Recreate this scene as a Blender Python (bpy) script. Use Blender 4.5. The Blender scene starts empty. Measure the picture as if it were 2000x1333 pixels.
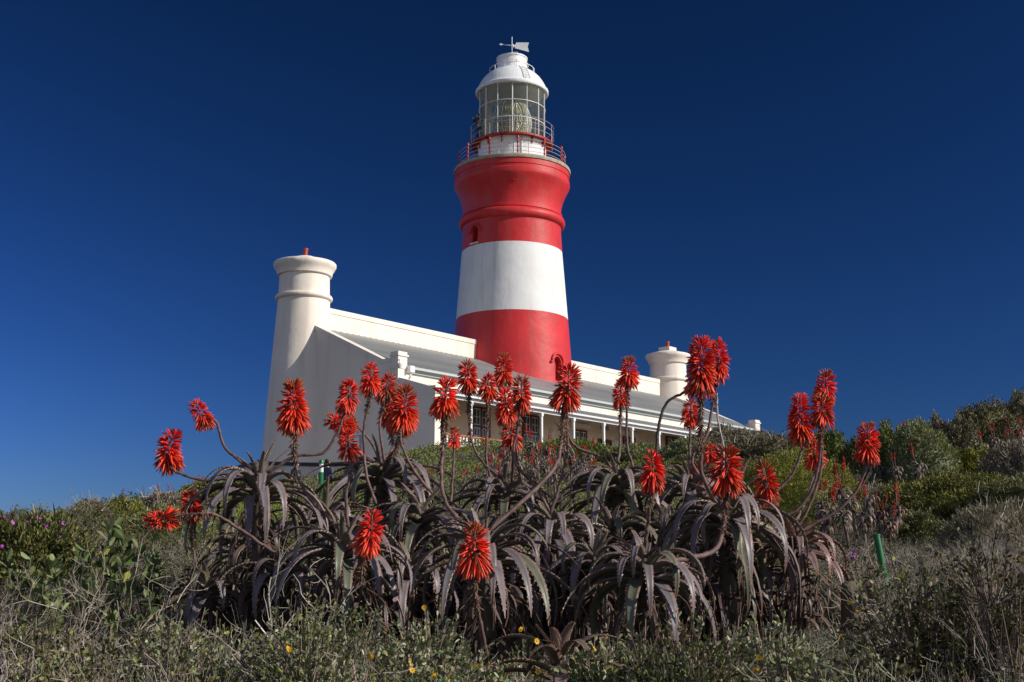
import bpy, math, random
import numpy as np
from math import sin, cos, tan, atan, pi, radians, sqrt
from mathutils import Vector, Matrix
random.seed(7); RNG = np.random.default_rng(11)
S = bpy.context.scene
COL = S.collection

# ---------------------------------------------------------------- camera
PITCH = radians(10.9); FPX = 2450.0
cam = bpy.data.cameras.new('camera'); cam.sensor_width = 36; cam.lens = 36*FPX/2000
cam.clip_start = .05; cam.clip_end = 3000
co = bpy.data.objects.new('camera', cam); COL.objects.link(co)
co.location = (0, 0, 0); co.rotation_euler = (radians(90)+PITCH, 0, 0); S.camera = co

# ---------------------------------------------------------------- sun and sky
SUN_AZ = Vector((.954, -.30)).normalized(); SUN_EL = radians(29)
SUN = Vector((SUN_AZ.x*cos(SUN_EL), SUN_AZ.y*cos(SUN_EL), sin(SUN_EL)))
sl = bpy.data.lights.new('sun', 'SUN'); sl.energy = 4.6; sl.angle = radians(.5); sl.color = (1, .94, .835)
so = bpy.data.objects.new('sun', sl); COL.objects.link(so)
so.rotation_euler = (-SUN).to_track_quat('-Z', 'Y').to_euler(); so.location = (40, -20, 40)
W = bpy.data.worlds.new('World'); S.world = W; W.use_nodes = True
nt = W.node_tree; nt.nodes.clear()
def N(t, **k):
    n = nt.nodes.new(t)
    for a, b in k.items(): setattr(n, a, b)
    return n
sky = N('ShaderNodeTexSky'); sky.sky_type = 'NISHITA'; sky.sun_disc = False
sky.sun_elevation = SUN_EL; sky.sun_rotation = math.atan2(SUN_AZ.x, SUN_AZ.y)
sky.air_density = 1.0; sky.dust_density = 0.15; sky.ozone_density = 3.5; sky.altitude = 0
geo = N('ShaderNodeTexCoord')
def LK(a, b): nt.links.new(a, b)
def MA(op, a, b=None, c=None):
    n = N('ShaderNodeMath', operation=op)
    for i, v in enumerate((a, b, c)):
        if v is None: continue
        if isinstance(v, (int, float)): n.inputs[i].default_value = v
        else: LK(v, n.inputs[i])
    return n.outputs[0]
dot = N('ShaderNodeVectorMath', operation='DOT_PRODUCT'); dot.inputs[1].default_value = SUN; LK(geo.outputs['Generated'], dot.inputs[0])
pol = MA('POWER', 3.2, MA('MULTIPLY', dot.outputs['Value'], dot.outputs['Value']))   # air is clearest and most polarised at right angles to the sun
sp = N('ShaderNodeSeparateColor'); LK(sky.outputs[0], sp.inputs[0])
cb = N('ShaderNodeCombineColor')
for i, (g_, c_) in enumerate(((1.9, .27), (1.64, .31), (2.0, .69))):
    LK(MA('MULTIPLY', MA('MULTIPLY', MA('POWER', MA('MULTIPLY', sp.outputs[i], .1), g_), c_*10), pol), cb.inputs[i])
pale = N('ShaderNodeHueSaturation'); pale.inputs['Saturation'].default_value = .78; pale.inputs['Value'].default_value = .80; LK(sky.outputs[0], pale.inputs['Color'])
warm = N('ShaderNodeVectorMath', operation='MULTIPLY'); warm.inputs[1].default_value = (1.05, .965, 1.04); LK(pale.outputs[0], warm.inputs[0])
sx = N('ShaderNodeSeparateXYZ'); LK(geo.outputs['Generated'], sx.inputs[0])
fr = N('ShaderNodeMapRange', interpolation_type='SMOOTHSTEP'); fr.inputs[1].default_value = -.05; fr.inputs[2].default_value = .6; LK(sx.outputs[1], fr.inputs[0])
mixs = N('ShaderNodeMix', data_type='RGBA'); LK(fr.outputs[0], mixs.inputs['Factor']); LK(warm.outputs[0], mixs.inputs['A']); LK(cb.outputs[0], mixs.inputs['B'])
bg = N('ShaderNodeBackground'); bg.inputs[1].default_value = .1
wo = N('ShaderNodeOutputWorld'); LK(mixs.outputs['Result'], bg.inputs[0]); LK(bg.outputs[0], wo.inputs[0])
S.view_settings.view_transform = 'Standard'; S.view_settings.look = 'None'
S.view_settings.exposure = 0; S.view_settings.gamma = 1
S.render.engine = 'CYCLES'; S.cycles.max_bounces = 6; S.cycles.transparent_max_bounces = 12

# ---------------------------------------------------------------- projection helpers
def tane(py):
    return tan(PITCH+atan((666.5-py)/FPX))
def at(px, py, Y):
    Z = tane(py)*Y
    return Vector(((px-1000)/FPX*(Y*cos(PITCH)+Z*sin(PITCH)), Y, Z))

# ---------------------------------------------------------------- mesh builder
class MB:
    def __init__(s): s.V = []; s.F = {}; s.C = []; s.n = 0
    def add(s, V, F, col=(1, 1, 1), mi=0, sm=0):
        V = np.asarray(V, float).reshape(-1, 3); n = len(V)
        c = np.asarray(col, float)
        c = np.broadcast_to(c, (n, 3)) if c.ndim == 1 else c
        s.V.append(V); s.C.append(c)
        if not isinstance(F, np.ndarray):
            g = {}
            for f in F: g.setdefault(len(f), []).append(f)
            for k, l in g.items(): s.F.setdefault((k, mi, sm), []).append(np.array(l, int)+s.n)
        else: s.F.setdefault((F.shape[1], mi, sm), []).append(F+s.n)
        s.n += n; return s
    def mesh(s, name, mats, sharp=None, origin=None):
        me = bpy.data.meshes.new(name)
        V = np.concatenate(s.V)
        if origin is not None: V = V-np.array(origin)
        C = np.concatenate(s.C)
        loops = []; tot = []; mi = []; sm = []
        for (k, m, q), l in s.F.items():
            a = np.concatenate(l); loops.append(a.ravel()); tot.append(np.full(len(a), k)); mi.append(np.full(len(a), m)); sm.append(np.full(len(a), q))
        loops = np.concatenate(loops); tot = np.concatenate(tot); mi = np.concatenate(mi); sm = np.concatenate(sm)
        me.vertices.add(len(V)); me.vertices.foreach_set('co', V.ravel())
        me.loops.add(len(loops)); me.loops.foreach_set('vertex_index', loops)
        me.polygons.add(len(tot)); st = np.concatenate([[0], np.cumsum(tot)[:-1]])
        me.polygons.foreach_set('loop_start', st); me.polygons.foreach_set('loop_total', tot)
        me.polygons.foreach_set('material_index', mi)
        me.polygons.foreach_set('use_smooth', sm.astype(bool))
        at_ = me.color_attributes.new('Col', 'FLOAT_COLOR', 'POINT')
        at_.data.foreach_set('color', np.concatenate([C, np.ones((len(C), 1))], 1).ravel())
        me.update(calc_edges=True); me.validate()
        for m in (mats if isinstance(mats, (list, tuple)) else [mats]): me.materials.append(m)
        if sharp: me.set_sharp_from_angle(angle=radians(sharp))
        return me
    def build(s, name, mats, parent=None, sharp=None, origin=None, label=None):
        o = bpy.data.objects.new(name, s.mesh(name, mats, sharp, origin)); COL.objects.link(o)
        if parent: o.parent = parent
        if label: o['label'] = label
        return o
    # shapes
    def box(s, a, b, **k):
        (x0, y0, z0), (x1, y1, z1) = a, b
        V = [(x0, y0, z0), (x1, y0, z0), (x1, y1, z0), (x0, y1, z0), (x0, y0, z1), (x1, y0, z1), (x1, y1, z1), (x0, y1, z1)]
        return s.add(V, [(0, 3, 2, 1), (4, 5, 6, 7), (0, 1, 5, 4), (1, 2, 6, 5), (2, 3, 7, 6), (3, 0, 4, 7)], **k)
    def lathe(s, prof, segs=64, c=(0, 0), mis=None, caps=True, sm=1, **k):
        a = np.arange(segs)*2*pi/segs; P = []
        for z, r in prof: P.append(np.stack([c[0]+r*np.cos(a), c[1]+r*np.sin(a), np.full(segs, z)], 1))
        P = np.concatenate(P); i = np.arange(segs); j = (i+1) % segs
        base = s.n
        s.add(P, np.zeros((0, 4), int), **k)
        for q in range(len(prof)-1):
            F = np.stack([q*segs+i, q*segs+j, (q+1)*segs+j, (q+1)*segs+i], 1)
            s.F.setdefault((4, mis[q] if mis else 0, sm), []).append(F+base)
        if caps:
            s.F.setdefault((segs, mis[0] if mis else 0, 0), []).append((i[::-1][None]+base))
            s.F.setdefault((segs, mis[-1] if mis else 0, 0), []).append(((len(prof)-1)*segs+i)[None]+base)
        return s
    def tube(s, pts, r, segs=6, closed=False, sm=1, caps=True, col=(1, 1, 1), mi=0):
        P = np.array([tuple(p) for p in pts], float); n = len(P)
        R = np.broadcast_to(np.asarray(r, float), (n,))
        if closed: T = np.roll(P, -1, 0)-np.roll(P, 1, 0)
        else: T = np.gradient(P, axis=0)
        T /= np.linalg.norm(T, axis=1)[:, None]+1e-12
        up = np.array([0, 0, 1.]) if abs(T[0, 2]) < .9 else np.array([1., 0, 0])
        A = []
        u = up-T[0]*np.dot(up, T[0]); u /= np.linalg.norm(u)
        for i in range(n):
            u = u-T[i]*np.dot(u, T[i]); u /= np.linalg.norm(u)+1e-12; A.append(u)
        A = np.array(A); B = np.cross(T, A)
        t = np.arange(segs)*2*pi/segs
        V = P[:, None]+R[:, None, None]*(A[:, None]*np.cos(t)[None, :, None]+B[:, None]*np.sin(t)[None, :, None])
        F = []; m = n if closed else n-1
        i = np.arange(segs); j = (i+1) % segs
        for q in range(m):
            q2 = (q+1) % n; F.append(np.stack([q*segs+i, q*segs+j, q2*segs+j, q2*segs+i], 1))
        c = np.asarray(col, float)
        if c.ndim == 2: c = np.repeat(c, segs, 0)
        b = s.n
        s.add(V.reshape(-1, 3), np.concatenate(F), col=c, mi=mi, sm=sm)
        if caps and not closed:
            s.F.setdefault((segs, mi, 0), []).append(i[::-1][None]+b)
            s.F.setdefault((segs, mi, 0), []).append(((n-1)*segs+i)[None]+b)
        return s
    def ring(s, r, z, tr, segs=64, c=(0, 0), ts=6, **k):
        a = np.arange(segs)*2*pi/segs
        return s.tube([(c[0]+r*cos(t), c[1]+r*sin(t), z) for t in a], tr, ts, closed=True, **k)
    def prism(s, poly, y0, y1, f, **k):     # poly in 2D extruded, f maps (a,b,depth)->xyz
        n = len(poly); V = [f(a, b, y0) for a, b in poly]+[f(a, b, y1) for a, b in poly]
        F = [tuple(range(n))[::-1], tuple(range(n, 2*n))]+[(i, (i+1) % n, n+(i+1) % n, n+i) for i in range(n)]
        return s.add(V, F, **k)
    def scatter(s, proto, pos, yaw, tilt, scale, tint=None, mi=0, sm=0):
        # proto=(V,F,C); copies merged into this one mesh
        V, F, C = proto; n = len(pos)
        if n == 0: return s
        cy, sy = np.cos(yaw), np.sin(yaw); ct, st_ = np.cos(tilt), np.sin(tilt)
        x, y, z = V[:, 0][None], V[:, 1][None], V[:, 2][None]
        sc = np.asarray(scale)[:, None]
        y2 = y*ct[:, None]-z*st_[:, None]; z2 = y*st_[:, None]+z*ct[:, None]
        X = (x*cy[:, None]-y2*sy[:, None])*sc+pos[:, 0:1]; Y = (x*sy[:, None]+y2*cy[:, None])*sc+pos[:, 1:2]; Z = z2*sc+pos[:, 2:3]
        VV = np.stack([X, Y, Z], -1).reshape(-1, 3)
        CC = np.broadcast_to(C[None], (n,)+C.shape)
        if tint is not None: CC = CC*tint[:, None, :]
        FF = (F[None]+(np.arange(n)*len(V))[:, None, None]).reshape(-1, F.shape[1])
        return s.add(VV, FF, col=CC.reshape(-1, 3), mi=mi, sm=sm)

def empty(name, loc, rz=0):
    o = bpy.data.objects.new(name, None); COL.objects.link(o); o.location = loc; o.rotation_euler = (0, 0, rz)
    o.empty_display_size = .2; return o
def tag(o, label, cat, group=None, kind=None):
    o['label'] = label; o['category'] = cat
    if group: o['group'] = group
    if kind: o['kind'] = kind
    return o
def copy_tree(o, parent=None):
    c = o.copy(); COL.objects.link(c); c.parent = parent
    for ch in list(KIDS.get(o.name, [])): copy_tree(bpy.data.objects[ch], c)
    return c
KIDS = {}

# ---------------------------------------------------------------- materials
def mat(name, col=(.5, .5, .5), rough=.6, metal=0, bump=None, var=None, attr=False, transl=0, spec=.5, stain=None, emit=None):
    m = bpy.data.materials.new(name); m.use_nodes = True; t = m.node_tree; b = t.nodes['Principled BSDF']
    b.inputs['Roughness'].default_value = rough; b.inputs['Metallic'].default_value = metal
    b.inputs['Specular IOR Level'].default_value = spec
    L = t.links.new; tc = t.nodes.new('ShaderNodeTexCoord')
    def mul(sock, lo, hi, scale, detail=4, stretch=None):
        n = t.nodes.new('ShaderNodeTexNoise'); n.inputs['Scale'].default_value = scale; n.inputs['Detail'].default_value = detail
        if stretch:
            mp = t.nodes.new('ShaderNodeMapping'); mp.inputs['Scale'].default_value = stretch; L(tc.outputs['Object'], mp.inputs[0]); L(mp.outputs[0], n.inputs['Vector'])
        else: L(tc.outputs['Object'], n.inputs['Vector'])
        r = t.nodes.new('ShaderNodeMapRange'); r.inputs[1].default_value = .3; r.inputs[2].default_value = .7
        r.inputs[3].default_value = lo; r.inputs[4].default_value = hi; L(n.outputs[0], r.inputs[0])
        v = t.nodes.new('ShaderNodeVectorMath'); v.operation = 'SCALE'; L(sock, v.inputs[0]); L(r.outputs[0], v.inputs['Scale']); return v.outputs[0]
    if attr:
        a = t.nodes.new('ShaderNodeAttribute'); a.attribute_name = 'Col'; s = a.outputs['Color']
    else:
        a = t.nodes.new('ShaderNodeRGB'); a.outputs[0].default_value = (*col, 1); s = a.outputs[0]
    if var: s = mul(s, var[0], var[1], var[2], 5, var[3] if len(var) > 3 else None)
    if stain:   # (colour, scale, stretch, lo, hi)
        n = t.nodes.new('ShaderNodeTexNoise'); n.inputs['Scale'].default_value = stain[1]; n.inputs['Detail'].default_value = 6
        mp = t.nodes.new('ShaderNodeMapping'); mp.inputs['Scale'].default_value = stain[2]; L(tc.outputs['Object'], mp.inputs[0]); L(mp.outputs[0], n.inputs['Vector'])
        r = t.nodes.new('ShaderNodeMapRange'); r.inputs[1].default_value = stain[3]; r.inputs[2].default_value = stain[4]; L(n.outputs[0], r.inputs[0])
        mx = t.nodes.new('ShaderNodeMix'); mx.data_type = 'RGBA'; L(r.outputs[0], mx.inputs['Factor']); L(s, mx.inputs['A']); mx.inputs['B'].default_value = (*stain[0], 1); s = mx.outputs['Result']
    L(s, b.inputs['Base Color'])
    if bump:    # list of (scale, strength, distance)
        prev = None
        for sc, stg, d in bump:
            n = t.nodes.new('ShaderNodeTexNoise'); n.inputs['Scale'].default_value = sc; n.inputs['Detail'].default_value = 5; L(tc.outputs['Object'], n.inputs['Vector'])
            bp = t.nodes.new('ShaderNodeBump'); bp.inputs['Strength'].default_value = stg; bp.inputs['Distance'].default_value = d
            L(n.outputs[0], bp.inputs['Height'])
            if prev: L(prev, bp.inputs['Normal'])
            prev = bp.outputs[0]
        L(prev, b.inputs['Normal'])
    if transl:
        tr = t.nodes.new('ShaderNodeBsdfTranslucent'); L(s, tr.inputs[0]); mx = t.nodes.new('ShaderNodeMixShader'); mx.inputs[0].default_value = transl
        L(b.outputs[0], mx.inputs[1]); L(tr.outputs[0], mx.inputs[2]); L(mx.outputs[0], t.nodes['Material Output'].inputs[0])
    return m
BP = [(1.3, .55, .06), (6, .3, .012), (40, .35, .004)]
M = {
 'white': mat('white_plaster', (.80, .80, .79), .65, bump=BP, var=(.93, 1.03, .8), stain=((.50, .46, .38), 1.0, (2.2, 2.2, .14), .52, .95)),
 'red': mat('red_paint', (.62, .030, .034), .5, bump=BP, var=(.82, 1.1, .7), stain=((.42, .09, .08), 1.2, (1.8, 1.8, .12), .50, .85), spec=.35),
 'cream': mat('cream_plaster', (.84, .765, .68), .75, bump=BP, var=(.95, 1.03, .6), stain=((.56, .48, .39), .8, (1.8, 1.8, .16), .52, .95)),
 'wallin': mat('warm_plaster', (.86, .69, .51), .8, bump=BP, var=(.93, 1.04, .8)),
 'roof': mat('grey_roof_paint', (.25, .26, .26), .42, bump=[(6, .3, .01)], var=(.8, 1.15, .5, (.3, 2, 2)), stain=((.22, .17, .12), .7, (1, .4, 1), .62, .85)),
 'wpaint': mat('white_gloss_paint', (.80, .81, .81), .35, var=(.92, 1.02, 2)),
 'dwhite': mat('dome_white_paint', (.86, .87, .88), .38, bump=[(5, .5, .04), (20, .5, .012)], stain=((.42, .26, .15), 2.2, (1.6, 1.6, .28), .60, .95)),
 'concrete': mat('slab_concrete', (.42, .37, .29), .85, bump=[(20, .6, .02)], var=(.7, 1.15, 3), stain=((.30, .15, .07), 2, (1, 1, 1), .58, .75)),
 'redmetal': mat('red_metal', (.40, .025, .022), .45, bump=[(30, .4, .01)], var=(.8, 1.1, 4)),
 'steel': mat('rail_steel', (.55, .50, .46), .4, metal=.2, stain=((.35, .17, .08), 6, (1, 1, 1), .55, .7)),
 'ceil': mat('lantern_lining', (.82, .81, .70), .6),
 'winred': mat('dark_red_joinery', (.15, .02, .015), .4),
 'pane': mat('window_pane', (.035, .045, .045), .08, spec=.8),
 'dark': mat('dark_interior', (.012, .010, .010), .8),
 'pot': mat('terracotta_pipe', (.40, .055, .035), .6, var=(.8, 1.1, 9)),
 'coping': mat('dark_coping', (.035, .033, .035), .7, bump=[(20, .5, .01)]),
 'greenp': mat('green_paint', (.012, .15, .045), .35, var=(.85, 1.1, 6)),
 'lampw': mat('bollard_lens', (.75, .77, .77), .3),
 'soil': mat('soil', (.055, .042, .031), .95, bump=[(3, .6, .1), (25, .8, .03)], var=(.6, 1.3, 2)),
 'leaf': mat('leaf', attr=True, rough=.55, transl=.14, var=(.82, 1.18, 9), spec=.3),
 'aloe': mat('aloe_leaf', attr=True, rough=.42, var=(.78, 1.22, 14), bump=[(60, .25, .003)], spec=.35),
 'floret': mat('aloe_floret', attr=True, rough=.42, transl=.12, spec=.4),
 'stalk': mat('aloe_stalk', attr=True, rough=.6, var=(.7, 1.3, 30), bump=[(90, .5, .004)], spec=.25),
 'twig': mat('dry_twig', attr=True, rough=.8, var=(.7, 1.25, 12), spec=.2),
 'petal': mat('petal', attr=True, rough=.6, transl=.2),
 'rock': mat('sandstone', (.13, .10, .07), .9, bump=[(4, .8, .08), (30, .7, .02)], var=(.7, 1.2, 5)),
 'skin': mat('skin', (.50, .30, .21), .5), 'hair': mat('hair', (.012, .009, .008), .5),
 'jersey': mat('blue_grey_cloth', (.06, .075, .12), .85, bump=[(90, .4, .01)]), 'darkcloth': mat('dark_cloth', (.018, .017, .022), .85, bump=[(90, .4, .01)]),
 'jeans': mat('denim', (.03, .055, .12), .85), 'sign': mat('sign_blue', (.22, .42, .50), .4), 'numeral': mat('numeral_paint', (.30, .24, .18), .6),
}
def glass_mat():
    m = bpy.data.materials.new('lantern_glass'); m.use_nodes = True; t = m.node_tree; t.nodes.clear()
    tr = t.nodes.new('ShaderNodeBsdfTransparent'); tr.inputs[0].default_value = (.95, .99, .98, 1)
    gl = t.nodes.new('ShaderNodeBsdfGlossy'); gl.inputs['Roughness'].default_value = .04
    fr = t.nodes.new('ShaderNodeFresnel'); fr.inputs[0].default_value = 1.5
    df = t.nodes.new('ShaderNodeBsdfDiffuse'); df.inputs[0].default_value = (.7, .8, .8, 1)
    mx = t.nodes.new('ShaderNodeMixShader'); mx2 = t.nodes.new('ShaderNodeMixShader'); mx2.inputs[0].default_value = .035
    o = t.nodes.new('ShaderNodeOutputMaterial')
    t.links.new(fr.outputs[0], mx.inputs[0]); t.links.new(tr.outputs[0], mx.inputs[1]); t.links.new(gl.outputs[0], mx.inputs[2])
    t.links.new(mx.outputs[0], mx2.inputs[1]); t.links.new(df.outputs[0], mx2.inputs[2]); t.links.new(mx2.outputs[0], o.inputs[0]); return m
def lens_mat():
    m = bpy.data.materials.new('prism_glass'); m.use_nodes = True; t = m.node_tree; b = t.nodes['Principled BSDF']
    tc = t.nodes.new('ShaderNodeTexCoord'); w = t.nodes.new('ShaderNodeTexWave'); w.bands_direction = 'Z'; w.inputs['Scale'].default_value = 5; w.inputs['Distortion'].default_value = .6
    t.links.new(tc.outputs['Object'], w.inputs[0])
    n = t.nodes.new('ShaderNodeTexNoise'); n.inputs['Scale'].default_value = 9; n.inputs['Detail'].default_value = 5; t.links.new(tc.outputs['Object'], n.inputs['Vector'])
    r = t.nodes.new('ShaderNodeValToRGB'); r.color_ramp.elements[0].color = (.14, .13, .045, 1); r.color_ramp.elements[1].color = (.85, .76, .45, 1)
    r.color_ramp.elements[0].position = .3; r.color_ramp.elements[1].position = .75
    mm = t.nodes.new('ShaderNodeMath'); mm.operation = 'MULTIPLY_ADD'; mm.inputs[1].default_value = .45; t.links.new(w.outputs['Fac'], mm.inputs[0]); t.links.new(n.outputs[0], mm.inputs[2])
    mm2 = t.nodes.new('ShaderNodeMath'); mm2.operation = 'SUBTRACT'; mm2.inputs[1].default_value = .2; t.links.new(mm.outputs[0], mm2.inputs[0])
    t.links.new(mm2.outputs[0], r.inputs[0]); t.links.new(r.outputs[0], b.inputs['Base Color'])
    b.inputs['Roughness'].default_value = .18; b.inputs['Metallic'].default_value = .35
    bp = t.nodes.new('ShaderNodeBump'); bp.inputs['Strength'].default_value = .8; bp.inputs['Distance'].default_value = .05; t.links.new(w.outputs['Fac'], bp.inputs['Height']); t.links.new(bp.outputs[0], b.inputs['Normal'])
    return m
M['glass'] = glass_mat(); M['lens'] = lens_mat()

# ---------------------------------------------------------------- terrain
CR = np.array([  # photo column, row of the crest, distance of the crest, slope beyond it
 (-900, 1060, 12, -.10), (-400, 1035, 12, -.10), (0, 1016, 13, -.08), (150, 1010, 14, -.06), (230, 992, 20, -.04), (300, 984, 30, -.02), (400, 966, 35, .0),
 (470, 948, 42, .02), (600, 938, 46, .05), (700, 915, 48, .06), (850, 875, 50, .05), (1000, 868, 50, .04), (1150, 880, 48, .04), (1280, 884, 46, .04),
 (1400, 878, 44, .04), (1500, 880, 42, .04), (1640, 908, 36, .03), (1700, 905, 34, .03), (1800, 893, 34, .02), (1900, 872, 34, .02), (2000, 850, 34, .02), (2300, 840, 35, .02), (2900, 850, 36, 0)], float)
CA = (CR[:, 0]-1000)/FPX; CT = np.array([tane(v) for v in CR[:, 1]]); CY = CR[:, 2]; CS = CR[:, 3]
def vnoise(x, y, s, seed=0):
    x = x/s+seed*17.3; y = y/s-seed*9.1; xi = np.floor(x); yi = np.floor(y); fx = x-xi; fy = y-yi
    fx = fx*fx*(3-2*fx); fy = fy*fy*(3-2*fy)
    h = lambda a, b: np.modf(np.abs(np.sin(a*127.1+b*311.7+seed)*43758.5453))[0]
    return (h(xi, yi)*(1-fx)+h(xi+1, yi)*fx)*(1-fy)+(h(xi, yi+1)*(1-fx)+h(xi+1, yi+1)*fx)*fy
def terr(x, y):
    x = np.asarray(x, float); y = np.asarray(y, float)
    a = x/np.maximum(y, 3.0)
    yc = np.interp(a, CA, CY); zc = np.interp(a, CA, CT)*yc; sl_ = np.interp(a, CA, CS)
    near = -1.05+.10*np.minimum(y, 8)
    t = np.clip((y-8)/np.maximum(yc-8, 1), 0, 1)
    mid = -.25+(zc+.25)*t**np.interp(a, [-.3, -.1, .1, .25], [1.0, 1.12, 1.2, 1.5])
    far = zc+sl_*np.clip(y-yc, 0, 40)
    z = np.where(y < 8, near, np.where(y < yc, mid, far))
    z = z-.02*np.maximum(np.maximum(np.abs(x), y)-110, 0)*(1)
    z = np.maximum(z, -6)
    amp = np.clip((y-9)/12, 0, 1)*np.clip((yc-y)/8, 0, 1)
    return z+(vnoise(x, y, 3.5, 1)-.5)*.35*amp+(vnoise(x, y, .9, 2)-.5)*.08
def terr1(x, y): return float(terr(np.array([x]), np.array([y]))[0])
def hit(px, row, y0=7.0, y1=60.0):
    ys = np.arange(y0, y1, .25); zz = ys*tane(row); xs = (px-1000)/FPX*(ys*cos(PITCH)+zz*sin(PITCH)); g_ = terr(xs, ys)-zz
    k = np.where(g_ > 0)[0]
    if len(k): return float(ys[k[0]])
    return float(ys[np.argmax(g_/ys)])
def grid_axis(lo, hi, n, k):
    t = np.linspace(-1, 1, n); v = np.sinh(t*k)/sinh_k(k); return np.where(v < 0, -v*lo, v*hi)
def sinh_k(k): return math.sinh(k)
gx = grid_axis(-700, 700, 361, 5.2); gy = grid_axis(-300, 900, 401, 5.6)
X, Y = np.meshgrid(gx, gy); Z = terr(X, Y)
nx, ny = len(gx), len(gy); idx = np.arange(nx*ny).reshape(ny, nx)
F = np.stack([idx[:-1, :-1], idx[:-1, 1:], idx[1:, 1:], idx[1:, :-1]], -1).reshape(-1, 4)
mb = MB().add(np.stack([X, Y, Z], -1).reshape(-1, 3), F, sm=1)
g = mb.build('ground', M['soil']); g['kind'] = 'structure'

# ---------------------------------------------------------------- lighthouse
HB = 5.6; LX, LY = 0.0, 75.0
PHI = math.atan2(.762, .648)
lh = empty('lighthouse', (LX, LY, HB), 0)
tag(lh, 'tall round lighthouse with red and white bands, white domed lantern and weather vane', 'lighthouse')
def dirv(a): return Vector((sin(a), -cos(a), 0))     # a = angle to the right of the side that faces the camera
prof = [(-2.5, 4.15), (7.0, 3.64), (7.55, 3.60), (10.08, 3.42), (10.083, 3.42), (14.3, 3.10), (14.303, 3.10), (15.7, 3.03), (15.82, 3.04)]
mis = [0, 0, 0, 0, 1, 1, 0, 0]
for k in range(9):
    a = -pi/2+pi*k/8; prof.append((16.18+.30*sin(a), 3.05+.24*cos(a))); mis.append(0)
prof += [(16.52, 3.12), (16.66, 3.12), (16.70, 3.03)]; mis += [0, 0, 0]
for k in range(1, 11):
    q = k/10; prof.append((16.70+1.75*q, 3.03+.54*q**1.9)); mis.append(0)
prof += [(18.55, 3.60), (18.8, 3.585), (18.84, 3.54), (19.0, 3.54), (19.03, 3.58), (19.36, 3.58)]; mis += [0]*6
mb = MB(); mb.lathe(prof, 128, mis=mis)
tw = mb.build('tower_wall', [M['red'], M['white']], lh, sharp=32)
def arch_poly(w, h, n=12):
    r = w/2; P = [(-r, 0), (r, 0)]
    for i in range(n+1): a = pi*i/n; P.append((r*cos(a), h-r+r*sin(a)))
    return P
def cut_niche(ob, ang, R, z0, w, h, depth):
    d = dirv(ang); s_ = Vector((cos(ang), sin(ang), 0))
    c = MB(); c.prism(arch_poly(w, h), R-depth, R+1.0, lambda a, b, q: tuple(s_*a+d*q+Vector((0, 0, z0+b))))
    co_ = c.build('cutter', [M['red'], M['white']])
    import bmesh
    bm = bmesh.new(); bm.from_mesh(co_.data); bmesh.ops.recalc_face_normals(bm, faces=bm.faces); bm.to_mesh(co_.data); bm.free()
    md = ob.modifiers.new('b', 'BOOLEAN'); md.operation = 'DIFFERENCE'; md.object = co_; md.solver = 'EXACT'
    p = ob.parent; ob.parent = None; bpy.context.view_layer.update()
    dg = bpy.context.evaluated_depsgraph_get(); ne = bpy.data.meshes.new_from_object(ob.evaluated_get(dg))
    ob.modifiers.clear(); ob.data = ne; ob.parent = p; bpy.data.objects.remove(co_)
def hood(ang, R, z0, w, h):
    d = dirv(ang); s_ = Vector((cos(ang), sin(ang), 0)); P = []
    for i in range(17):
        a = -.15+(pi+.3)*i/16; P.append(s_*(w*cos(a))+d*(R+.03)+Vector((0, 0, z0+h+w*sin(a)*.95)))
    P.insert(0, P[0]+s_*.16+Vector((0, 0, -.02))); P.append(P[-1]-s_*.16+Vector((0, 0, -.02)))
    m = MB(); m.tube(P, .08, 8); return m
cut_niche(tw, radians(48), 3.66, 6.0, .62, 1.45, .42)
cut_niche(tw, radians(-46.5), 3.05, 14.45, .46, 1.02, .5)
tw.data.set_sharp_from_angle(angle=radians(32))
hood(radians(48), 3.60, 6.0, .50, 1.15).build('door_hood', M['red'], lh, sharp=60)
hood(radians(-46.5), 3.05, 14.45, .37, .80).build('window_hood', M['red'], lh, sharp=60)
def plate(ang, R, z0, w, h, m_, name):
    d = dirv(ang); s_ = Vector((cos(ang), sin(ang), 0)); c = MB(); c.prism(arch_poly(w, h), R, R+.03, lambda a, b, q: tuple(s_*a+d*q+Vector((0, 0, z0+b))))
    return c.build(name, m_, lh)
plate(radians(-46.5), 3.05-.36, 14.46, .44, 1.0, M['winred'], 'window')
plate(radians(48), 3.66-.38, 6.01, .60, 1.43, M['redmetal'], 'door')
m = MB(); m.box((-.33, -.12, -.07), (.33, .1, 0)); o = m.build('window_sill', M['cream'], lh); o.location = dirv(radians(-46.5))*3.09+Vector((0, 0, 14.44)); o.rotation_euler = (0, 0, radians(-46.5))
m = MB(); m.lathe([(19.362, 3.60), (19.37, 3.64), (19.52, 3.66), (19.60, 3.62), (19.602, 2.0)], 128); m.build('balcony_slab', M['concrete'], lh, sharp=30)
# small spout on the flare
m = MB(); d = dirv(radians(2)); m.tube([d*3.3+Vector((0, 0, 18.0)), d*3.62+Vector((0, 0, 17.93))], .07, 8); m.build('drain_spout', M['redmetal'], lh)
# drum
m = MB(); m.lathe([(19.60, 2.16), (19.75, 2.16), (19.78, 2.12), (21.15, 2.12), (21.2, 2.16), (21.27, 2.16)], 14*6)
for k in range(14):
    a = 2*pi*k/14+.06; m.tube([(2.125*sin(a), -2.125*cos(a), 19.78), (2.125*sin(a), -2.125*cos(a), 21.15)], .022, 5)
m.build('lantern_base', M['dwhite'], lh, sharp=40)
m = MB(); a = radians(16); m.tube([dirv(a)*2.17+Vector((0, 0, 19.6)), dirv(a)*2.17+Vector((0, 0, 21.2))], .03, 6); m.build('drain_pipe', M['wpaint'], lh)
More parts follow.
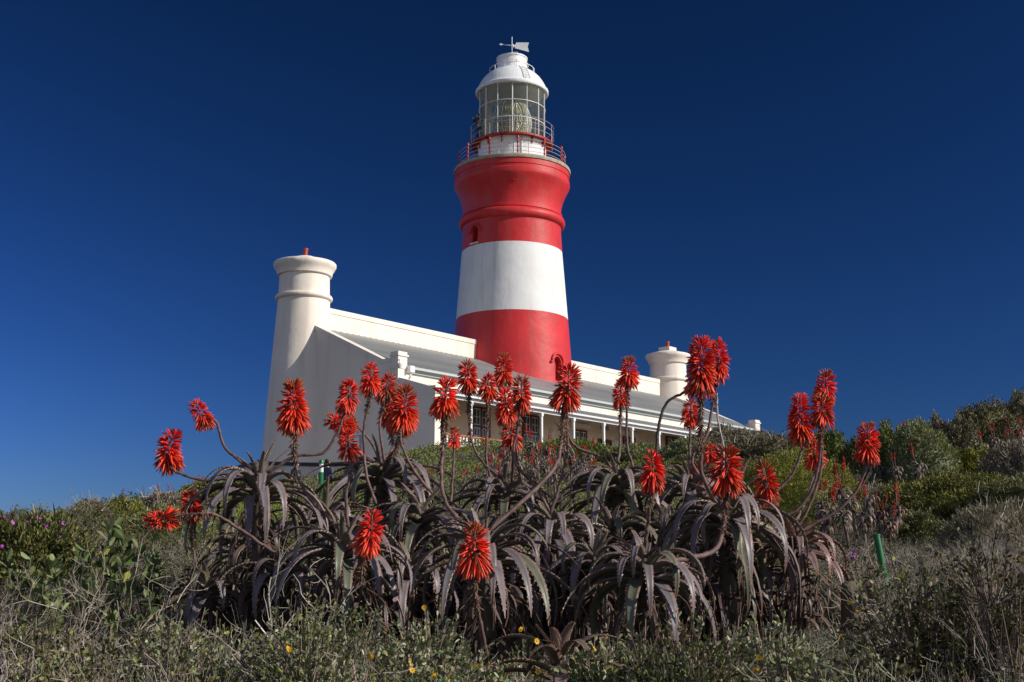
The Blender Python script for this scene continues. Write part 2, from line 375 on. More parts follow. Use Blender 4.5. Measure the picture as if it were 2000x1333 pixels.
# gallery with brackets
GZ = 21.28
m = MB(); m.lathe([(GZ, 2.08), (GZ, 2.50), (GZ-.06, 2.51), (GZ-.06, 2.55), (GZ+.05, 2.56), (GZ+.05, 2.08)], 84, caps=False, sm=0); m.build('gallery_floor', M['redmetal'], lh)
for k in range(14):
    a = 2*pi*(k+.35)/14; d = dirv(a); s_ = Vector((cos(a), sin(a), 0))
    m = MB(); m.prism([(2.13, -.42), (2.20, -.42), (2.24, -.14), (2.44, -.09), (2.44, -.004), (2.13, -.004)], -.03, .03, lambda p, q, r: tuple(d*p+s_*r+Vector((0, 0, GZ+q)))); m.build('gallery_bracket', M['redmetal'], lh)
def rail(parent, R, z, h, nrail, npost, off, mp, mr_, finial=False, a_gap=None):
    m = MB()
    for i in range(nrail): m.ring(R, z+h*(i+1)/nrail, .015, 72, ts=5)
    m.build('rail', mr_, parent, sharp=60)
    for k in range(npost):
        a = off+2*pi*k/npost; p = dirv(a)*R; m = MB()
        if finial:
            m.lathe([(z, .07), (z+.05, .07), (z+.08, .045), (z+h, .04), (z+h+.02, .085), (z+h+.12, .085), (z+h+.22, .01)], 10, c=(p.x, p.y))
            for i in range(nrail-1): m.lathe([(z+h*(i+1)/nrail-.05, .04), (z+h*(i+1)/nrail, .075), (z+h*(i+1)/nrail+.05, .04)], 10, c=(p.x, p.y))
        else: m.tube([(p.x, p.y, z), (p.x, p.y, z+h)], .022, 5)
        m.build('rail_post', mp, parent, sharp=40)
rail(lh, 3.33, 19.60, 1.02, 4, 12, radians(6), M['redmetal'], M['steel'], True)
rail(lh, 2.62, GZ-.02, 1.1, 3, 10, radians(-3), M['steel'], M['steel'])
# lantern
LR = 2.08; LZ0, LZ1 = GZ+.05, 24.74
m = MB(); m.lathe([(LZ0, LR-.02), (LZ1, LR-.02)], 56, caps=False, sm=0); m.build('lantern_glazing', M['glass'], lh)
for k in range(14):
    a = radians(.6)+2*pi*k/14; p = dirv(a)*LR
    m = MB(); m.tube([(p.x, p.y, LZ0), (p.x, p.y, LZ1)], .026 if k % 2 else .038, 6); m.build('glazing_bar', M['wpaint'], lh, sharp=50)
m = MB()
for z in (LZ0+.06, 22.5, 23.6, LZ1-.03): m.ring(LR+.01, z, .028, 84)
m.build('glazing_ring', M['wpaint'], lh, sharp=60)
m = MB(); m.lathe([(24.74, 1.9), (24.72, 2.12), (24.68, 2.27), (24.74, 2.31), (24.86, 2.31), (24.94, 2.24), (24.98, 2.20), (25.15, 2.13), (25.40, 2.00), (25.66, 1.83), (25.90, 1.60), (26.08, 1.36), (26.20, 1.14), (26.26, 1.0), (26.28, .95)], 96, caps=False)
m.build('dome', M['dwhite'], lh, sharp=35)
m = MB(); m.lathe([(24.70, 2.05), (24.9, 1.6), (25.25, .9), (25.35, .02)], 48, caps=False); m.build('lantern_ceiling', M['ceil'], lh)
m = MB(); m.lathe([(26.25, 1.0), (26.31, .94), (27.00, .94), (27.04, 1.0), (27.11, 1.0), (27.15, .92), (27.22, .6), (27.27, .08), (27.28, .01)], 64); m.build('vent_drum', M['dwhite'], lh, sharp=35)
m = MB(); m.ring(1.04, 26.66, .022, 48)
for k in range(8):
    a = k*pi/4+.3; m.tube([(1.04*cos(a), 1.04*sin(a), 26.66), (.93*cos(a), .93*sin(a), 26.60)], .018, 4)
m.tube([(.0, -.5, 27.1), (.05, -.5, 27.36), (.35, -.5, 27.36), (.4, -.5, 27.1)], .02, 5)
m.build('vent_handrail', M['wpaint'], lh)
m = MB(); m.ring(1.42, 26.34, .022, 60)
for k in range(12):
    a = k*pi/6+.2; m.tube([(1.42*cos(a), 1.42*sin(a), 26.34), (1.42*cos(a), 1.42*sin(a), 25.98)], .02, 4)
m.build('dome_handrail', M['wpaint'], lh)
m = MB(); da = .3   # ladder laid on the dome
dome = [(25.02, 2.22), (25.17, 2.17), (25.42, 2.04), (25.68, 1.87), (25.92, 1.64), (26.10, 1.40), (26.24, 1.14)]
for a in (radians(20), radians(31)): m.tube([dirv(a)*r+Vector((0, 0, z)) for z, r in dome], .022, 5)
for i in range(9):
    q = i/8*(len(dome)-1); j = min(int(q), len(dome)-2); f = q-j; z = dome[j][0]*(1-f)+dome[j+1][0]*f; r = dome[j][1]*(1-f)+dome[j+1][1]*f
    m.tube([dirv(radians(20))*r+Vector((0, 0, z)), dirv(radians(31))*r+Vector((0, 0, z))], .015, 4)
m.build('dome_ladder', M['wpaint'], lh)
# lens
Lc = empty('lens', (0, 0, 22.75)); Lc.parent = lh
pr = []
for i in range(25):
    t = pi*i/24; z = -1.35*cos(t); z = z if z < 0 else z*1.22; pr.append((z, max(1.22*sin(t)**.85, .02)))
def lensr(z):
    zz = [p[0] for p in pr]; return float(np.interp(z, zz, [p[1] for p in pr]))
m = MB(); m.lathe(pr, 48); m.build('prism', M['lens'], Lc)
m = MB()
for k in range(8):
    a = 2*pi*k/8+.25; m.tube([dirv(a)*(r+.02)+Vector((0, 0, z)) for z, r in pr[2:-2]], .028, 5)
for k in range(8):
    a = 2*pi*(k+.5)/8+.25
    for rr in (.34, .2):
        P = []
        for i in range(24):
            t = 2*pi*i/24; z = .0+rr*sin(t); r = lensr(z)+.02; P.append(dirv(a+rr*cos(t)/r)*r+Vector((0, 0, z)))
        m.tube(P, .022, 5, closed=True)
    for sx in (-1, 1):
        for (z0, z1, a1) in ((.3, .95, .30), (-.3, -.95, .30)):
            m.tube([dirv(a+sx*(.12+(a1-.12)*q))*(lensr(z0+(z1-z0)*q)+.02)+Vector((0, 0, z0+(z1-z0)*q)) for q in (0, .33, .66, 1)], .018, 4)
m.build('lens_frame', M['wpaint'], Lc)
m = MB(); m.lathe([(LZ0-22.75, .7), (-1.25, .62), (-1.2, .9), (-1.1, .9)], 32); m.lathe([(LZ0-22.75-.03, 2.04), (LZ0-22.75-.01, 2.04)], 48); m.build('lens_pedestal_bounce_disc', M['ceil'], Lc)  # pale floor disc round the pedestal is added to bounce sunlight inside
# vane
vn = empty('weather_vane', (0, 0, 27.5)); vn.parent = lh
m = MB(); m.tube([(0, 0, -.25), (0, 0, 1.12)], .026, 8); m.tube([(0, 0, .42), (0, 0, .60)], .05, 8); m.build('spindle', M['wpaint'], vn)
m = MB(); m.tube([(-.62, 0, .60), (.2, 0, .52)], .022, 6); m.lathe([(.40, .02), (.46, .06), (.56, .06), (.62, .02)], 8, c=(.08, 0))
m.prism([(-.82, .62), (-.70, .68), (-.56, .62), (-.60, .585), (-.70, .54)], -.02, .02, lambda a, b, q: (a, q, b)); m.build('arrow', M['wpaint'], vn)
m = MB(); m.prism([(.20, .58), (.28, .74), (1.08, .74), (1.0, .46), (1.08, .10), (.18, .36)], -.012, .012, lambda a, b, q: (a, q, b))
m.tube([(.2, .02, .5), (1.0, .02, .42)], .015, 5); m.build('vane_tail', M['wpaint'], vn)

# ---------------------------------------------------------------- house
hs = empty('keepers_house', (LX, LY, HB), PHI)
tag(hs, 'long cream building with grey roof, veranda and two round chimney turrets around the lighthouse base', 'building')
def bx(m, t0, t1, s0, s1, z0, z1, **k): return m.box((min(t0, t1), -max(s0, s1), z0), (max(t0, t1), -min(s0, s1), z1), **k)
TE = 16.75
m = MB(); bx(m, -TE+.45, TE-.45, 6.5, 7.0, -2.5, 4.28); bx(m, -TE+.45, TE-.45, -.27, 0, -2.5, 6.9); m.build('front_wall', M['cream'], hs)
m = MB(); bx(m, -TE+.45, TE-.45, 7.002, 7.02, -2.5, 3.66); m.build('veranda_wall', M['wallin'], hs)
for sg in (-1, 1):
    t0, t1 = sg*(TE-.45), sg*TE; lo, hi = min(t0, t1), max(t0, t1)
    P = [(-.27, -2.5), (7.2, -2.5), (7.2, 4.55), (6.25, 4.55), (0, 7.42), (-.27, 7.42)]
    m = MB(); m.prism([(-a, b) for a, b in P], lo, hi, lambda a, b, q: (q, a, b)); m.build('gable_wall', M['cream'], hs)
    for s2 in (1,):
        P = [(0, 7.42), (6.25, 4.55), (6.85, 4.55), (6.85, 4.72), (6.28, 4.74), (0, 7.64)]; P2 = [(0, 7.00), (6.2, 4.18), (6.85, 4.18), (6.85, 4.5), (6.23, 4.5), (0, 7.37)]
        m = MB(); m.prism([(-a*s2, b) for a, b in P], lo-.04, hi+.04, lambda a, b, q: (q, a, b))
        m.prism([(-a*s2, b) for a, b in P2], lo-.025, hi+.025, lambda a, b, q: (q, a, b)); m.build('gable_coping', M['cream'], hs)
        m = MB(); bx(m, lo-.07, hi+.07, s2*6.86, s2*7.36, 4.2, 5.0); bx(m, lo-.12, hi+.12, s2*6.82, s2*7.42, 4.78, 4.86)
        bx(m, lo-.03, hi+.03, s2*6.90, s2*7.32, 3.0, 4.2); m.build('kneeler', M['cream'], hs)
    # wing wall closing the veranda
    P = [(7.2, -2.5), (9.65, -2.5), (9.65, 3.10), (9.3, 3.10), (7.2, 3.72)]; Pc = [(7.25, 3.40), (9.32, 2.80), (9.70, 2.80), (9.70, 3.16), (9.28, 3.17), (7.25, 3.79)]
    m = MB(); m.prism([(-a, b) for a, b in P], lo+.05, hi-.03, lambda a, b, q: (q, a, b)); m.prism([(-a, b) for a, b in Pc], lo+.02, hi+.005, lambda a, b, q: (q, a, b)); m.build('wing_wall', M['cream'], hs)
    # spine parapet
    a, b = sg*3.2, sg*15.6
    m = MB(); bx(m, a, b, -.28, .28, 3, 8.08); bx(m, a, b, -.32, .32, 8.083, 8.35); m.build('parapet', M['cream'], hs)
# corrugated roofs
def corr(t0, t1, s0, z0, s1, z1, wl=.42, amp=.030, th=.03):
    n = int((t1-t0)/wl*4); t = np.linspace(t0, t1, n); w = amp*np.sin(2*pi*(t-t0)/wl)
    V = []
    for (s_, z_) in ((s0, z0), (s1, z1)): V.append(np.stack([t, np.full(n, -s_), z_+w], 1))
    for (s_, z_) in ((s0, z0-th-.04), (s1, z1-th)): V.append(np.stack([t, np.full(n, -s_), z_+w], 1))
    V = np.concatenate(V); i = np.arange(n-1); F = []
    for a, b in ((0, 1), (3, 2), (1, 3), (2, 0)): F.append(np.stack([a*n+i, b*n+i, b*n+i+1, a*n+i+1], 1))
    return MB().add(V, np.concatenate(F), sm=1)
corr(-TE+.44, TE-.44, .282, 7.22, 7.22, 4.42).build('main_roof', M['roof'], hs, sharp=50)
corr(-TE+.5, TE-.5, 7.03, 3.70, 9.85, 2.93).build('veranda_roof', M['roof'], hs, sharp=50)
m = MB(); bx(m, -TE+.5, TE-.5, 7.12, 7.34, 4.26, 4.37); bx(m, -TE+.5, TE-.5, 7.02, 7.12, 4.10, 4.36)
m.build('gutter', mat('gutter_paint', (.50, .54, .52), .45), hs)
m = MB(); bx(m, -TE+.47, TE-.47, 9.60, 9.72, 2.66, 2.86); bx(m, -TE+.47, TE-.47, 9.80, 9.90, 2.80, 2.89); m.build('veranda_beam', M['wpaint'], hs)
m = MB(); bx(m, -TE+.5, TE-.5, 7.0, 12.6, -2.5, 0); m.build('veranda_floor_bounce_apron', mat('pale_bounce_paving', (.62, .56, .48), .85, var=(.85, 1.1, 2)), hs)  # pale apron past the posts is added, unseen, to bounce light under the roof
for k in range(12):
    t = -14.3+2.6*k
    m = MB(); bx(m, t-.055, t+.055, 9.60, 9.71, 0, 2.66); bx(m, t-.08, t+.08, 9.57, 9.74, 2.50, 2.655); bx(m, t-.075, t+.075, 9.58, 9.73, 0, .14); m.build('veranda_post', M['wpaint'], hs)
# rain head and floodlight at the corner
m = MB(); bx(m, -16.25, -15.95, 7.36, 7.60, 4.05, 4.35); m.tube([(-16.1, -7.45, 4.08), (-16.1, -7.45, 3.85), (-15.95, -7.2, 3.75), (-15.95, -7.08, 3.5)], .05, 8); m.build('rain_head', M['wpaint'], hs)
fl = empty('floodlight', (-16.9, -7.55, 4.25)); fl.parent = hs
m = MB(); m.lathe([(-.12, .10), (.0, .16), (.10, .17), (.12, .12)], 16); m.build('lamp_housing', M['wpaint'], fl, sharp=40)
m = MB(); m.tube([(0, 0, .1), (0, 0, .3), (.12, .25, .3)], .03, 6); m.build('bracket', M['wpaint'], fl)
# windows
def window(t, z0, z1, w, hood_=False):
    f = empty('window', (t, -7.02, (z0+z1)/2)); f.parent = hs; h = (z1-z0)/2; m = MB()
    for a, b, c, d in ((-w/2, w/2, h-.09, h), (-w/2, w/2, -h, -h+.1), (-w/2, -w/2+.09, -h, h), (w/2-.09, w/2, -h, h), (-.06, .06, -h, h), (-w/2, w/2, -.06, .06)):
        m.box((a, -.10, c+.001 if abs(c) > .07 else c), (b, -.0, d))
    m.build('window_frame', M['winred'], f)
    m = MB(); pw = w/2-.15
    for cx in (-w/4, w/4):
        for z_a, z_b in ((.07, h-.1), (-h+.11, -.07)):
            zm = (z_a+z_b)/2
            for (a, b, c, d) in ((cx-pw/2, cx+pw/2, z_b-.035, z_b), (cx-pw/2, cx+pw/2, z_a, z_a+.035), (cx-pw/2, cx-pw/2+.035, z_a+.036, z_b-.036), (cx+pw/2-.035, cx+pw/2, z_a+.036, z_b-.036), (cx-.014, cx+.014, z_a+.036, z_b-.036), (cx-pw/2+.036, cx-.015, zm-.014, zm+.014), (cx+.015, cx+pw/2-.036, zm-.014, zm+.014)):
                m.box((a, -.07, c), (b, -.03, d))
    m.build('glazing_bars', M['wpaint'], f)
    m = MB(); m.box((-w/2+.05, -.025, -h+.05), (w/2-.05, -.012, h-.05)); m.build('pane', M['pane'], f)
    m = MB(); m.box((-w/2-.1, -.2, -h-.1), (w/2+.1, .0, -h-.003)); m.build('window_sill', M['cream'], f)
    if hood_: m = MB(); m.box((-w/2-.35, -.16, h+.22), (w/2+.35, .0, h+.34)); m.box((-w/2-.30, -.10, h+.10), (w/2+.30, .0, h+.218)); m.build('window_hood', M['cream'], f)
for t, h_ in ((-14.2, 0), (-10.7, 0), (-6.8, 0), (6.6, 0), (10.6, 0), (14.2, 0)): window(t, 1.05, 3.02, 1.35)
for t in (-2.55, 2.1): window(t, 1.0, 2.62, 1.2, True)
dr = empty('door', (-.25, -7.02, 0)); dr.parent = hs
m = MB(); m.box((-.62, -.09, 0), (-.5, 0, 2.3)); m.box((.5, -.09, 0), (.62, 0, 2.3)); m.box((-.5, -.09, 2.2), (.5, 0, 2.3)); m.build('door_frame', M['winred'], dr)
m = MB(); m.box((-.5, -.03, 0), (.5, -.01, 2.2)); m.build('doorway', M['dark'], dr)
m = MB(); m.box((.12, -.06, .02), (.5, -.032, 2.18)); m.build('door_leaf', M['winred'], dr)
# year above the door
cu = bpy.data.curves.new('year', 'FONT'); cu.body = '1848'; cu.size = .42; cu.extrude = .01; cu.align_x = 'CENTER'
to = bpy.data.objects.new('tmp', cu); COL.objects.link(to); bpy.context.view_layer.update()
me = bpy.data.meshes.new_from_object(to.evaluated_get(bpy.context.evaluated_depsgraph_get())); bpy.data.objects.remove(to)
me.materials.clear(); me.materials.append(M['numeral']); yo = bpy.data.objects.new('year_numerals', me); COL.objects.link(yo); yo.parent = hs; yo.location = (-.25, -7.045, 2.82); yo.rotation_euler = (pi/2, 0, 0); yo['label'] = 'the year 1848 painted above the door'
for t in (-5.0, .95, 3.55, -8.8):
    f = empty('wall_lamp', (t, -7.02, 2.25)); f.parent = hs
    m = MB(); m.tube([(0, 0, 0), (0, -.06, 0)], .24, 20); m.build('lamp_base', M['wpaint'], f, sharp=40)
    m = MB(); m.tube([(0, -.06, 0), (0, -.13, 0), (0, -.16, 0)], [.19, .15, .05], 20); m.build('lamp_cover', M['lampw'], f, sharp=40)
m = MB()   # balustrade of the first bays
for t in np.arange(-16.1, -11.75, .22):
    if abs(t+14.3) > .1: bx(m, t-.05, t+.05, 9.63, 9.66, .08, .96)
bx(m, -16.25, -11.76, 9.62, 9.68, .2, .27); m.build('balusters', M['wpaint'], hs)
m = MB(); bx(m, -16.2, -11.76, 9.59, 9.71, .98, 1.06); m.build('handrail', mat('oiled_wood', (.38, .14, .04), .5), hs)
m = MB(); m.box((-16.80, -4.9, .55), (-16.755, -4.35, 1.25)); m.box((-16.81, -4.8, .8), (-16.80, -4.45, 1.15), mi=1); o = m.build('information_sign', [M['sign'], M['wpaint']], hs, label='small pale blue notice on the gable wall')
# turrets
for sg in (-1, 1):
    tr_ = empty('round_turret', (-16.4 if sg < 0 else 17.15, 0, 0 if sg < 0 else -.15)); tr_.parent = hs
    P = [(-2.5, 2.05), (0, 1.88), (8.5, 1.31), (8.52, 1.40), (8.56, 1.44), (8.62, 1.46), (8.70, 1.44), (8.75, 1.40), (8.78, 1.30), (9.78, 1.27), (9.80, 1.40), (10.0, 1.42), (10.12, 1.50), (10.22, 1.56), (10.30, 1.60), (10.42, 1.60), (10.48, 1.55), (10.75, .55), (10.80, .5), (10.8, .02)]
    m = MB(); m.lathe(P, 96)
    if sg > 0: m.box((-.45, -.45, 10.6), (.45, .45, 11.02))
    m.build('turret_wall', M['cream'], tr_, sharp=40)
    m = MB(); m.lathe([(10.7, .115), (11.18, .115), (11.18, .14), (11.28, .14)] if sg < 0 else [(11.0, .13), (11.35, .13), (11.35, .16), (11.46, .16)], 20); m.build('chimney_pipe', M['pot'], tr_, sharp=40)
#@@VEG
# ---------------------------------------------------------------- plant prototypes (numpy)
def leafq(n, rng, L, Wd, P, D, fold=.15, hexa=False):
    """n leaf quads with base P and axis D"""
    D = D/np.linalg.norm(D, axis=1)[:, None]; r = rng.normal(size=(n, 3)); r[:, 2] *= .5
    S_ = np.cross(D, r); S_ /= np.linalg.norm(S_, axis=1)[:, None]+1e-9; U = np.cross(D, S_)
    L = L[:, None]; Wd = Wd[:, None]
    if hexa:
        V = np.stack([P, P+D*L*.35+S_*Wd*.40+U*L*fold*.7, P+D*L*.78+S_*Wd*.42+U*L*fold*.7, P+D*L, P+D*L*.78-S_*Wd*.42+U*L*fold*.7, P+D*L*.35-S_*Wd*.40+U*L*fold*.7], 1).reshape(-1, 3)
        b = np.arange(n)[:, None]*6; F = np.concatenate([b+np.array([[0, 1, 2, 3]]), b+np.array([[0, 3, 4, 5]])]); return V, F
    V = np.stack([P, P+D*L*.55+S_*Wd*.5+U*L*fold, P+D*L, P+D*L*.55-S_*Wd*.5+U*L*fold], 1).reshape(-1, 3)
    F = np.arange(n*4).reshape(n, 4); return V, F
def colr(n, rng, cols, wts, j=.18):
    c = np.array(cols)[rng.choice(len(cols), n, p=np.array(wts)/sum(wts))]
    return c*np.exp(rng.normal(0, j, (n, 1)))*np.exp(rng.normal(0, j*.3, (n, 3)))
def rnd_dir(n, rng, up=.3):
    d = rng.normal(size=(n, 3)); d[:, 2] = np.abs(d[:, 2])*.8+up; return d/np.linalg.norm(d, axis=1)[:, None]
def tri_tube(pts, r0, r1, col, k=3):
    m = MB(); n = len(pts); m.tube(pts, np.linspace(r0, r1, n), k, caps=False, col=col)
    return np.concatenate(m.V), np.concatenate([f for l in m.F.values() for f in l]), np.concatenate(m.C)
def merge(parts):
    V = []; F = []; C = []; n = 0
    for v, f, c in parts: V.append(v); F.append(f+n); C.append(np.broadcast_to(c, v.shape)); n += len(v)
    return np.concatenate(V), np.concatenate(F), np.concatenate(C)
def sprig(seed, H, nst, lf, lw, nl, cols, wts, spread=.5, stemc=(.17, .14, .10), stemr=.004, tip=.5):
    """leafy little shrub: nst stems, nl leaves each"""
    rng = np.random.default_rng(seed); parts = []
    for i in range(nst):
        a = rng.uniform(0, 2*pi); sp = rng.uniform(0, spread); h = H*rng.uniform(.55, 1)
        p0 = np.array([rng.normal(0, .03), rng.normal(0, .03), 0]); p2 = p0+np.array([cos(a)*sp*H, sin(a)*sp*H, h]); p1 = (p0+p2)/2+rng.normal(0, .04*H, 3)+np.array([cos(a), sin(a), 0])*.1*H
        t = np.linspace(0, 1, 4)[:, None]; pts = p0*(1-t)**2+2*p1*t*(1-t)+p2*t*t
        parts.append(tri_tube(pts, stemr, stemr*.5, stemc))
        tt = (tip+(1-tip)*rng.uniform(0, 1, nl)**.7)[:, None]; P = p0*(1-tt)**2+2*p1*tt*(1-tt)+p2*tt*tt
        D = rnd_dir(nl, rng, .15)+(p2-p0)/h*.4
        V, F = leafq(nl, rng, lf*rng.uniform(.6, 1.15, nl), lw*rng.uniform(.7, 1.1, nl), P, D, .12, True)
        parts.append((V, F, np.repeat(colr(nl, rng, cols, wts), 6, 0)))
    return merge(parts)
def clump(seed, Rr, H, ntip, nl, lf, lw, cols, wts, stemc=(.24, .19, .14)):
    rng = np.random.default_rng(seed); parts = []
    for i in range(ntip):
        d = rng.normal(size=3); d[2] = abs(d[2])*.9+.12; d /= np.linalg.norm(d); q = rng.uniform(.6, 1.08); tip = np.array([d[0]*Rr*q, d[1]*Rr*q, d[2]*H*q]); b = np.array([d[0]*.05, d[1]*.05, -.36*(i % 2)])
        t = np.linspace(0, 1, 4)[:, None]; mid = b*.5*[1, 1, .2]+tip*.5+rng.normal(0, .03, 3)+[0, 0, -.02]; pts = b*(1-t)**2+2*mid*t*(1-t)+tip*t*t
        parts.append(tri_tube(pts, .0030, .0016, np.array(stemc)*np.exp(rng.normal(0, .2))))
        tt = rng.uniform(.62, 1.0, nl)[:, None]; P = b*(1-tt)**2+2*mid*tt*(1-tt)+tip*tt*tt
        D = rng.normal(size=(nl, 3))*.75+d*.9+[0, 0, .25]
        V, F = leafq(nl, rng, lf*rng.uniform(.6, 1.2, nl), lw*rng.uniform(.7, 1.15, nl), P, D, .12, True)
        parts.append((V, F, np.repeat(colr(nl, rng, cols, wts, .24), 6, 0)))
    return merge(parts)
def twigs(seed, H, nst, col, r=.004, depth=3, spread=.7, wob=.16, up=.25, seg=4, nb=3):
    rng = np.random.default_rng(seed); parts = []; col = np.array(col)
    def br(p, d, L, r, lev):
        pts = [p]; 
        for k in range(seg):
            d = d+rng.normal(0, wob, 3)+np.array([0, 0, up*.2]); d /= np.linalg.norm(d); pts.append(pts[-1]+d*L/seg)
        parts.append(tri_tube(pts, r, r*.55, col*np.exp(rng.normal(0, .15))))
        if lev > 0:
            for k in range(nb):
                q = rng.integers(1, seg+1); nd = d*.7+rng.normal(0, spread, 3); nd[2] += up; nd /= np.linalg.norm(nd)
                br(pts[q], nd, L*rng.uniform(.45, .75), r*.65, lev-1)
    for i in range(nst):
        a = rng.uniform(0, 2*pi); d = np.array([cos(a)*spread, sin(a)*spread, 1.0]); d /= np.linalg.norm(d)
        br(np.array([rng.normal(0, .02), rng.normal(0, .02), 0.]), d, H*rng.uniform(.4, .65), r, depth)
    return merge(parts)
GREEN = [(.175, .215, .036), (.115, .150, .028), (.225, .240, .055), (.19, .165, .075)]
DARKG = [(.080, .085, .022), (.115, .115, .030), (.18, .155, .05)]
OLIVE = [(.245, .245, .036), (.19, .20, .030), (.30, .29, .055), (.16, .165, .028)]
GREYG = [(.225, .24, .135), (.15, .17, .08), (.34, .345, .22), (.22, .215, .07)]
GREYB = [(.24, .195, .145), (.17, .14, .10), (.32, .27, .21), (.14, .135, .055)]
BROAD = [(.13, .17, .055), (.20, .235, .10), (.08, .115, .035), (.30, .28, .07)]
TW = (.42, .36, .29)

def in_a(px): return (np.asarray(px, float)-1000)/FPX
# ---------------------------------------------------------------- ground cover of the hill (nobody could count it)
def hill_cover():
    rng = np.random.default_rng(5); m = MB()
    n = 250000; a = rng.uniform(-.50, .50, n); y = np.exp(rng.uniform(np.log(8.5), np.log(62), n)); x = a*y
    yc = np.interp(a, CA, CY); keep = y < yc+10; a, y, x = a[keep], y[keep], x[keep]; n = len(x)
    z = terr(x, y); px = 1000+a*FPX
    L = np.maximum(.035, y*.0021)*rng.uniform(.6, 1.3, n)
    # tufted canopy height
    hum = vnoise(x, y, .9, 5)*.6+vnoise(x, y, .35, 6)*.4
    hgt = (.05+.30*hum**1.5)*np.clip(y/20, .5, 1.2)*np.where((px > 430) & (px < 760) & (y > 36), .45, 1)
    patch = vnoise(x, y, 3.2, 8)*.6+vnoise(x, y, 1.1, 9)*.4
    grey = np.clip((patch-.52)*7, 0, 1)
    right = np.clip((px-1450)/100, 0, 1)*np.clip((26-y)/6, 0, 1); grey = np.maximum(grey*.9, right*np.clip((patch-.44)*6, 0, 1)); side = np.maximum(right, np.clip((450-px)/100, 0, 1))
    z = z+hgt*rng.uniform(.35, 1.05, n)
    g = rng.uniform(size=n) < grey
    C = np.where(g[:, None], colr(n, rng, GREYB, [3, 3, 2, 2]), colr(n, rng, GREEN, [4, 4, 2, 1]))
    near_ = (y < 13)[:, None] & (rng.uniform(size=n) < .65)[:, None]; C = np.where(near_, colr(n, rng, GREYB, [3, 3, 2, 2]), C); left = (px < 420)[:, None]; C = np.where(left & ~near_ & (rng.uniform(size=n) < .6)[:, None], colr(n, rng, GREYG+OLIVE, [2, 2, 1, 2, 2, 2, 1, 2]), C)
    C *= (.75+.5*vnoise(x, y, 2.0, 12))[:, None]*(1-.55*side[:, None])*np.where(y < 12, .6, 1)[:, None]  # near and side cover darkened so its colour carries the shade of gaps
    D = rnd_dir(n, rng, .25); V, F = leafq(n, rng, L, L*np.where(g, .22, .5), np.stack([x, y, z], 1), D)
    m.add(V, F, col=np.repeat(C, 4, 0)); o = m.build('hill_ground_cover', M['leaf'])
    tag(o, 'low green and grey-brown ground cover over the slope below the building', 'ground cover', kind='stuff')
hill_cover()

# ---------------------------------------------------------------- shrubs that read as bodies of their own
def shrub(px, top, hw, hpx, Yd, cols, wts, label, name='shrub', n=5000, leaf=None, aspect=.5, group=None, twig=0, lump=.22, flat=1.0, seed=0, upd=.1):
    rng = np.random.default_rng(int(px*7+top+seed)); Yd = hit(px, top+hpx*.97) if Yd > 9.6 else Yd; tp = at(px, top, Yd); cx, cz = tp.x, tp.z
    rx = hw/FPX*Yd; rz = hpx/FPX*Yd; ry = rx*flat; gz = terr1(cx, Yd)
    cz0 = cz-rz; 
    leaf = leaf or max(.035, Yd*.0024)
    def shell(d):
        f = 1+lump*(vnoise(d[:, 0]*3+px, d[:, 2]*3+d[:, 1]*2, .8, 3)-.5)*2+lump*.6*(vnoise(d[:, 0]*7+px, d[:, 2]*7+d[:, 1]*5, .8, 4)-.5)*2
        return np.stack([cx+d[:, 0]*rx*f, Yd+d[:, 1]*ry*f, cz0+d[:, 2]*rz*f*.92], 1)
    m = MB()
    # core
    la = np.linspace(0, pi*.62, 12); lo = np.linspace(0, 2*pi, 24, endpoint=False)
    dd = np.array([(sin(t)*cos(p), sin(t)*sin(p), cos(t)) for t in la for p in lo]); V = shell(dd)
    V = np.array([cx, Yd, cz0])+(V-np.array([cx, Yd, cz0]))*.86
    F = [(i*24+j, (i+1)*24+j, (i+1)*24+(j+1) % 24, i*24+(j+1) % 24) for i in range(11) for j in range(24)]
    V = np.concatenate([V, V[-24:]*[1, 1, 0]+[0, 0, min(gz, V[-24:, 2].min())-.3]]); F += [(11*24+j, 12*24+j, 12*24+(j+1) % 24, 11*24+(j+1) % 24) for j in range(24)]
    cc = np.array(cols[1 if len(cols) > 1 else 0])*.8
    m.add(V, np.array(F), col=cc, sm=1)
    d = rng.normal(size=(n, 3)); d[:, 2] = d[:, 2]*.9+.25; d /= np.linalg.norm(d, axis=1)[:, None]; d = d[d[:, 2] > -.45]; n = len(d)
    P = shell(d); c0 = np.array([cx, Yd, cz0]); P = c0+(P-c0)*rng.uniform(.84, 1.0, n)[:, None]
    D = d*.8+rnd_dir(n, rng, upd)*.9; L = leaf*rng.uniform(.6, 1.3, n)
    C = colr(n, rng, cols, wts)*(.8+.4*vnoise(P[:, 0], P[:, 2]+P[:, 1], .35*max(rx, .3), 21))[:, None]
    V, F = leafq(n, rng, L, L*aspect, P, D); m.add(V, F, col=np.repeat(C, 4, 0))
    # loose shoots breaking the outline
    k = n//14; q = rng.choice(n, k); Pb = P[q]; Dd = D[q]/np.linalg.norm(D[q], axis=1)[:, None]; Dd[:, 2] = np.abs(Dd[:, 2])+.3
    V, F = leafq(k, rng, leaf*rng.uniform(1.5, 3, k), np.full(k, leaf*.25), Pb, Dd, 0); m.add(V, F, col=np.repeat(colr(k, rng, cols, wts), 4, 0))
    for i in range(twig):
        dq = d[rng.integers(n)]; p = shell(dq[None])[0]; 
        T = twigs(int(px)+i, leaf*rng.uniform(6, 11), 1, TW, r=leaf*.11, depth=1, seg=3, nb=3)
        m.scatter(T, (p-(p-c0)*.15)[None], np.array([rng.uniform(0, 6)]), np.array([rng.uniform(-.6, .6)]), np.array([1.0]))
    o = m.build(name, M['leaf'], origin=(cx, Yd, gz)); o.location = (cx, Yd, gz)
    return tag(o, label, 'shrub', group)
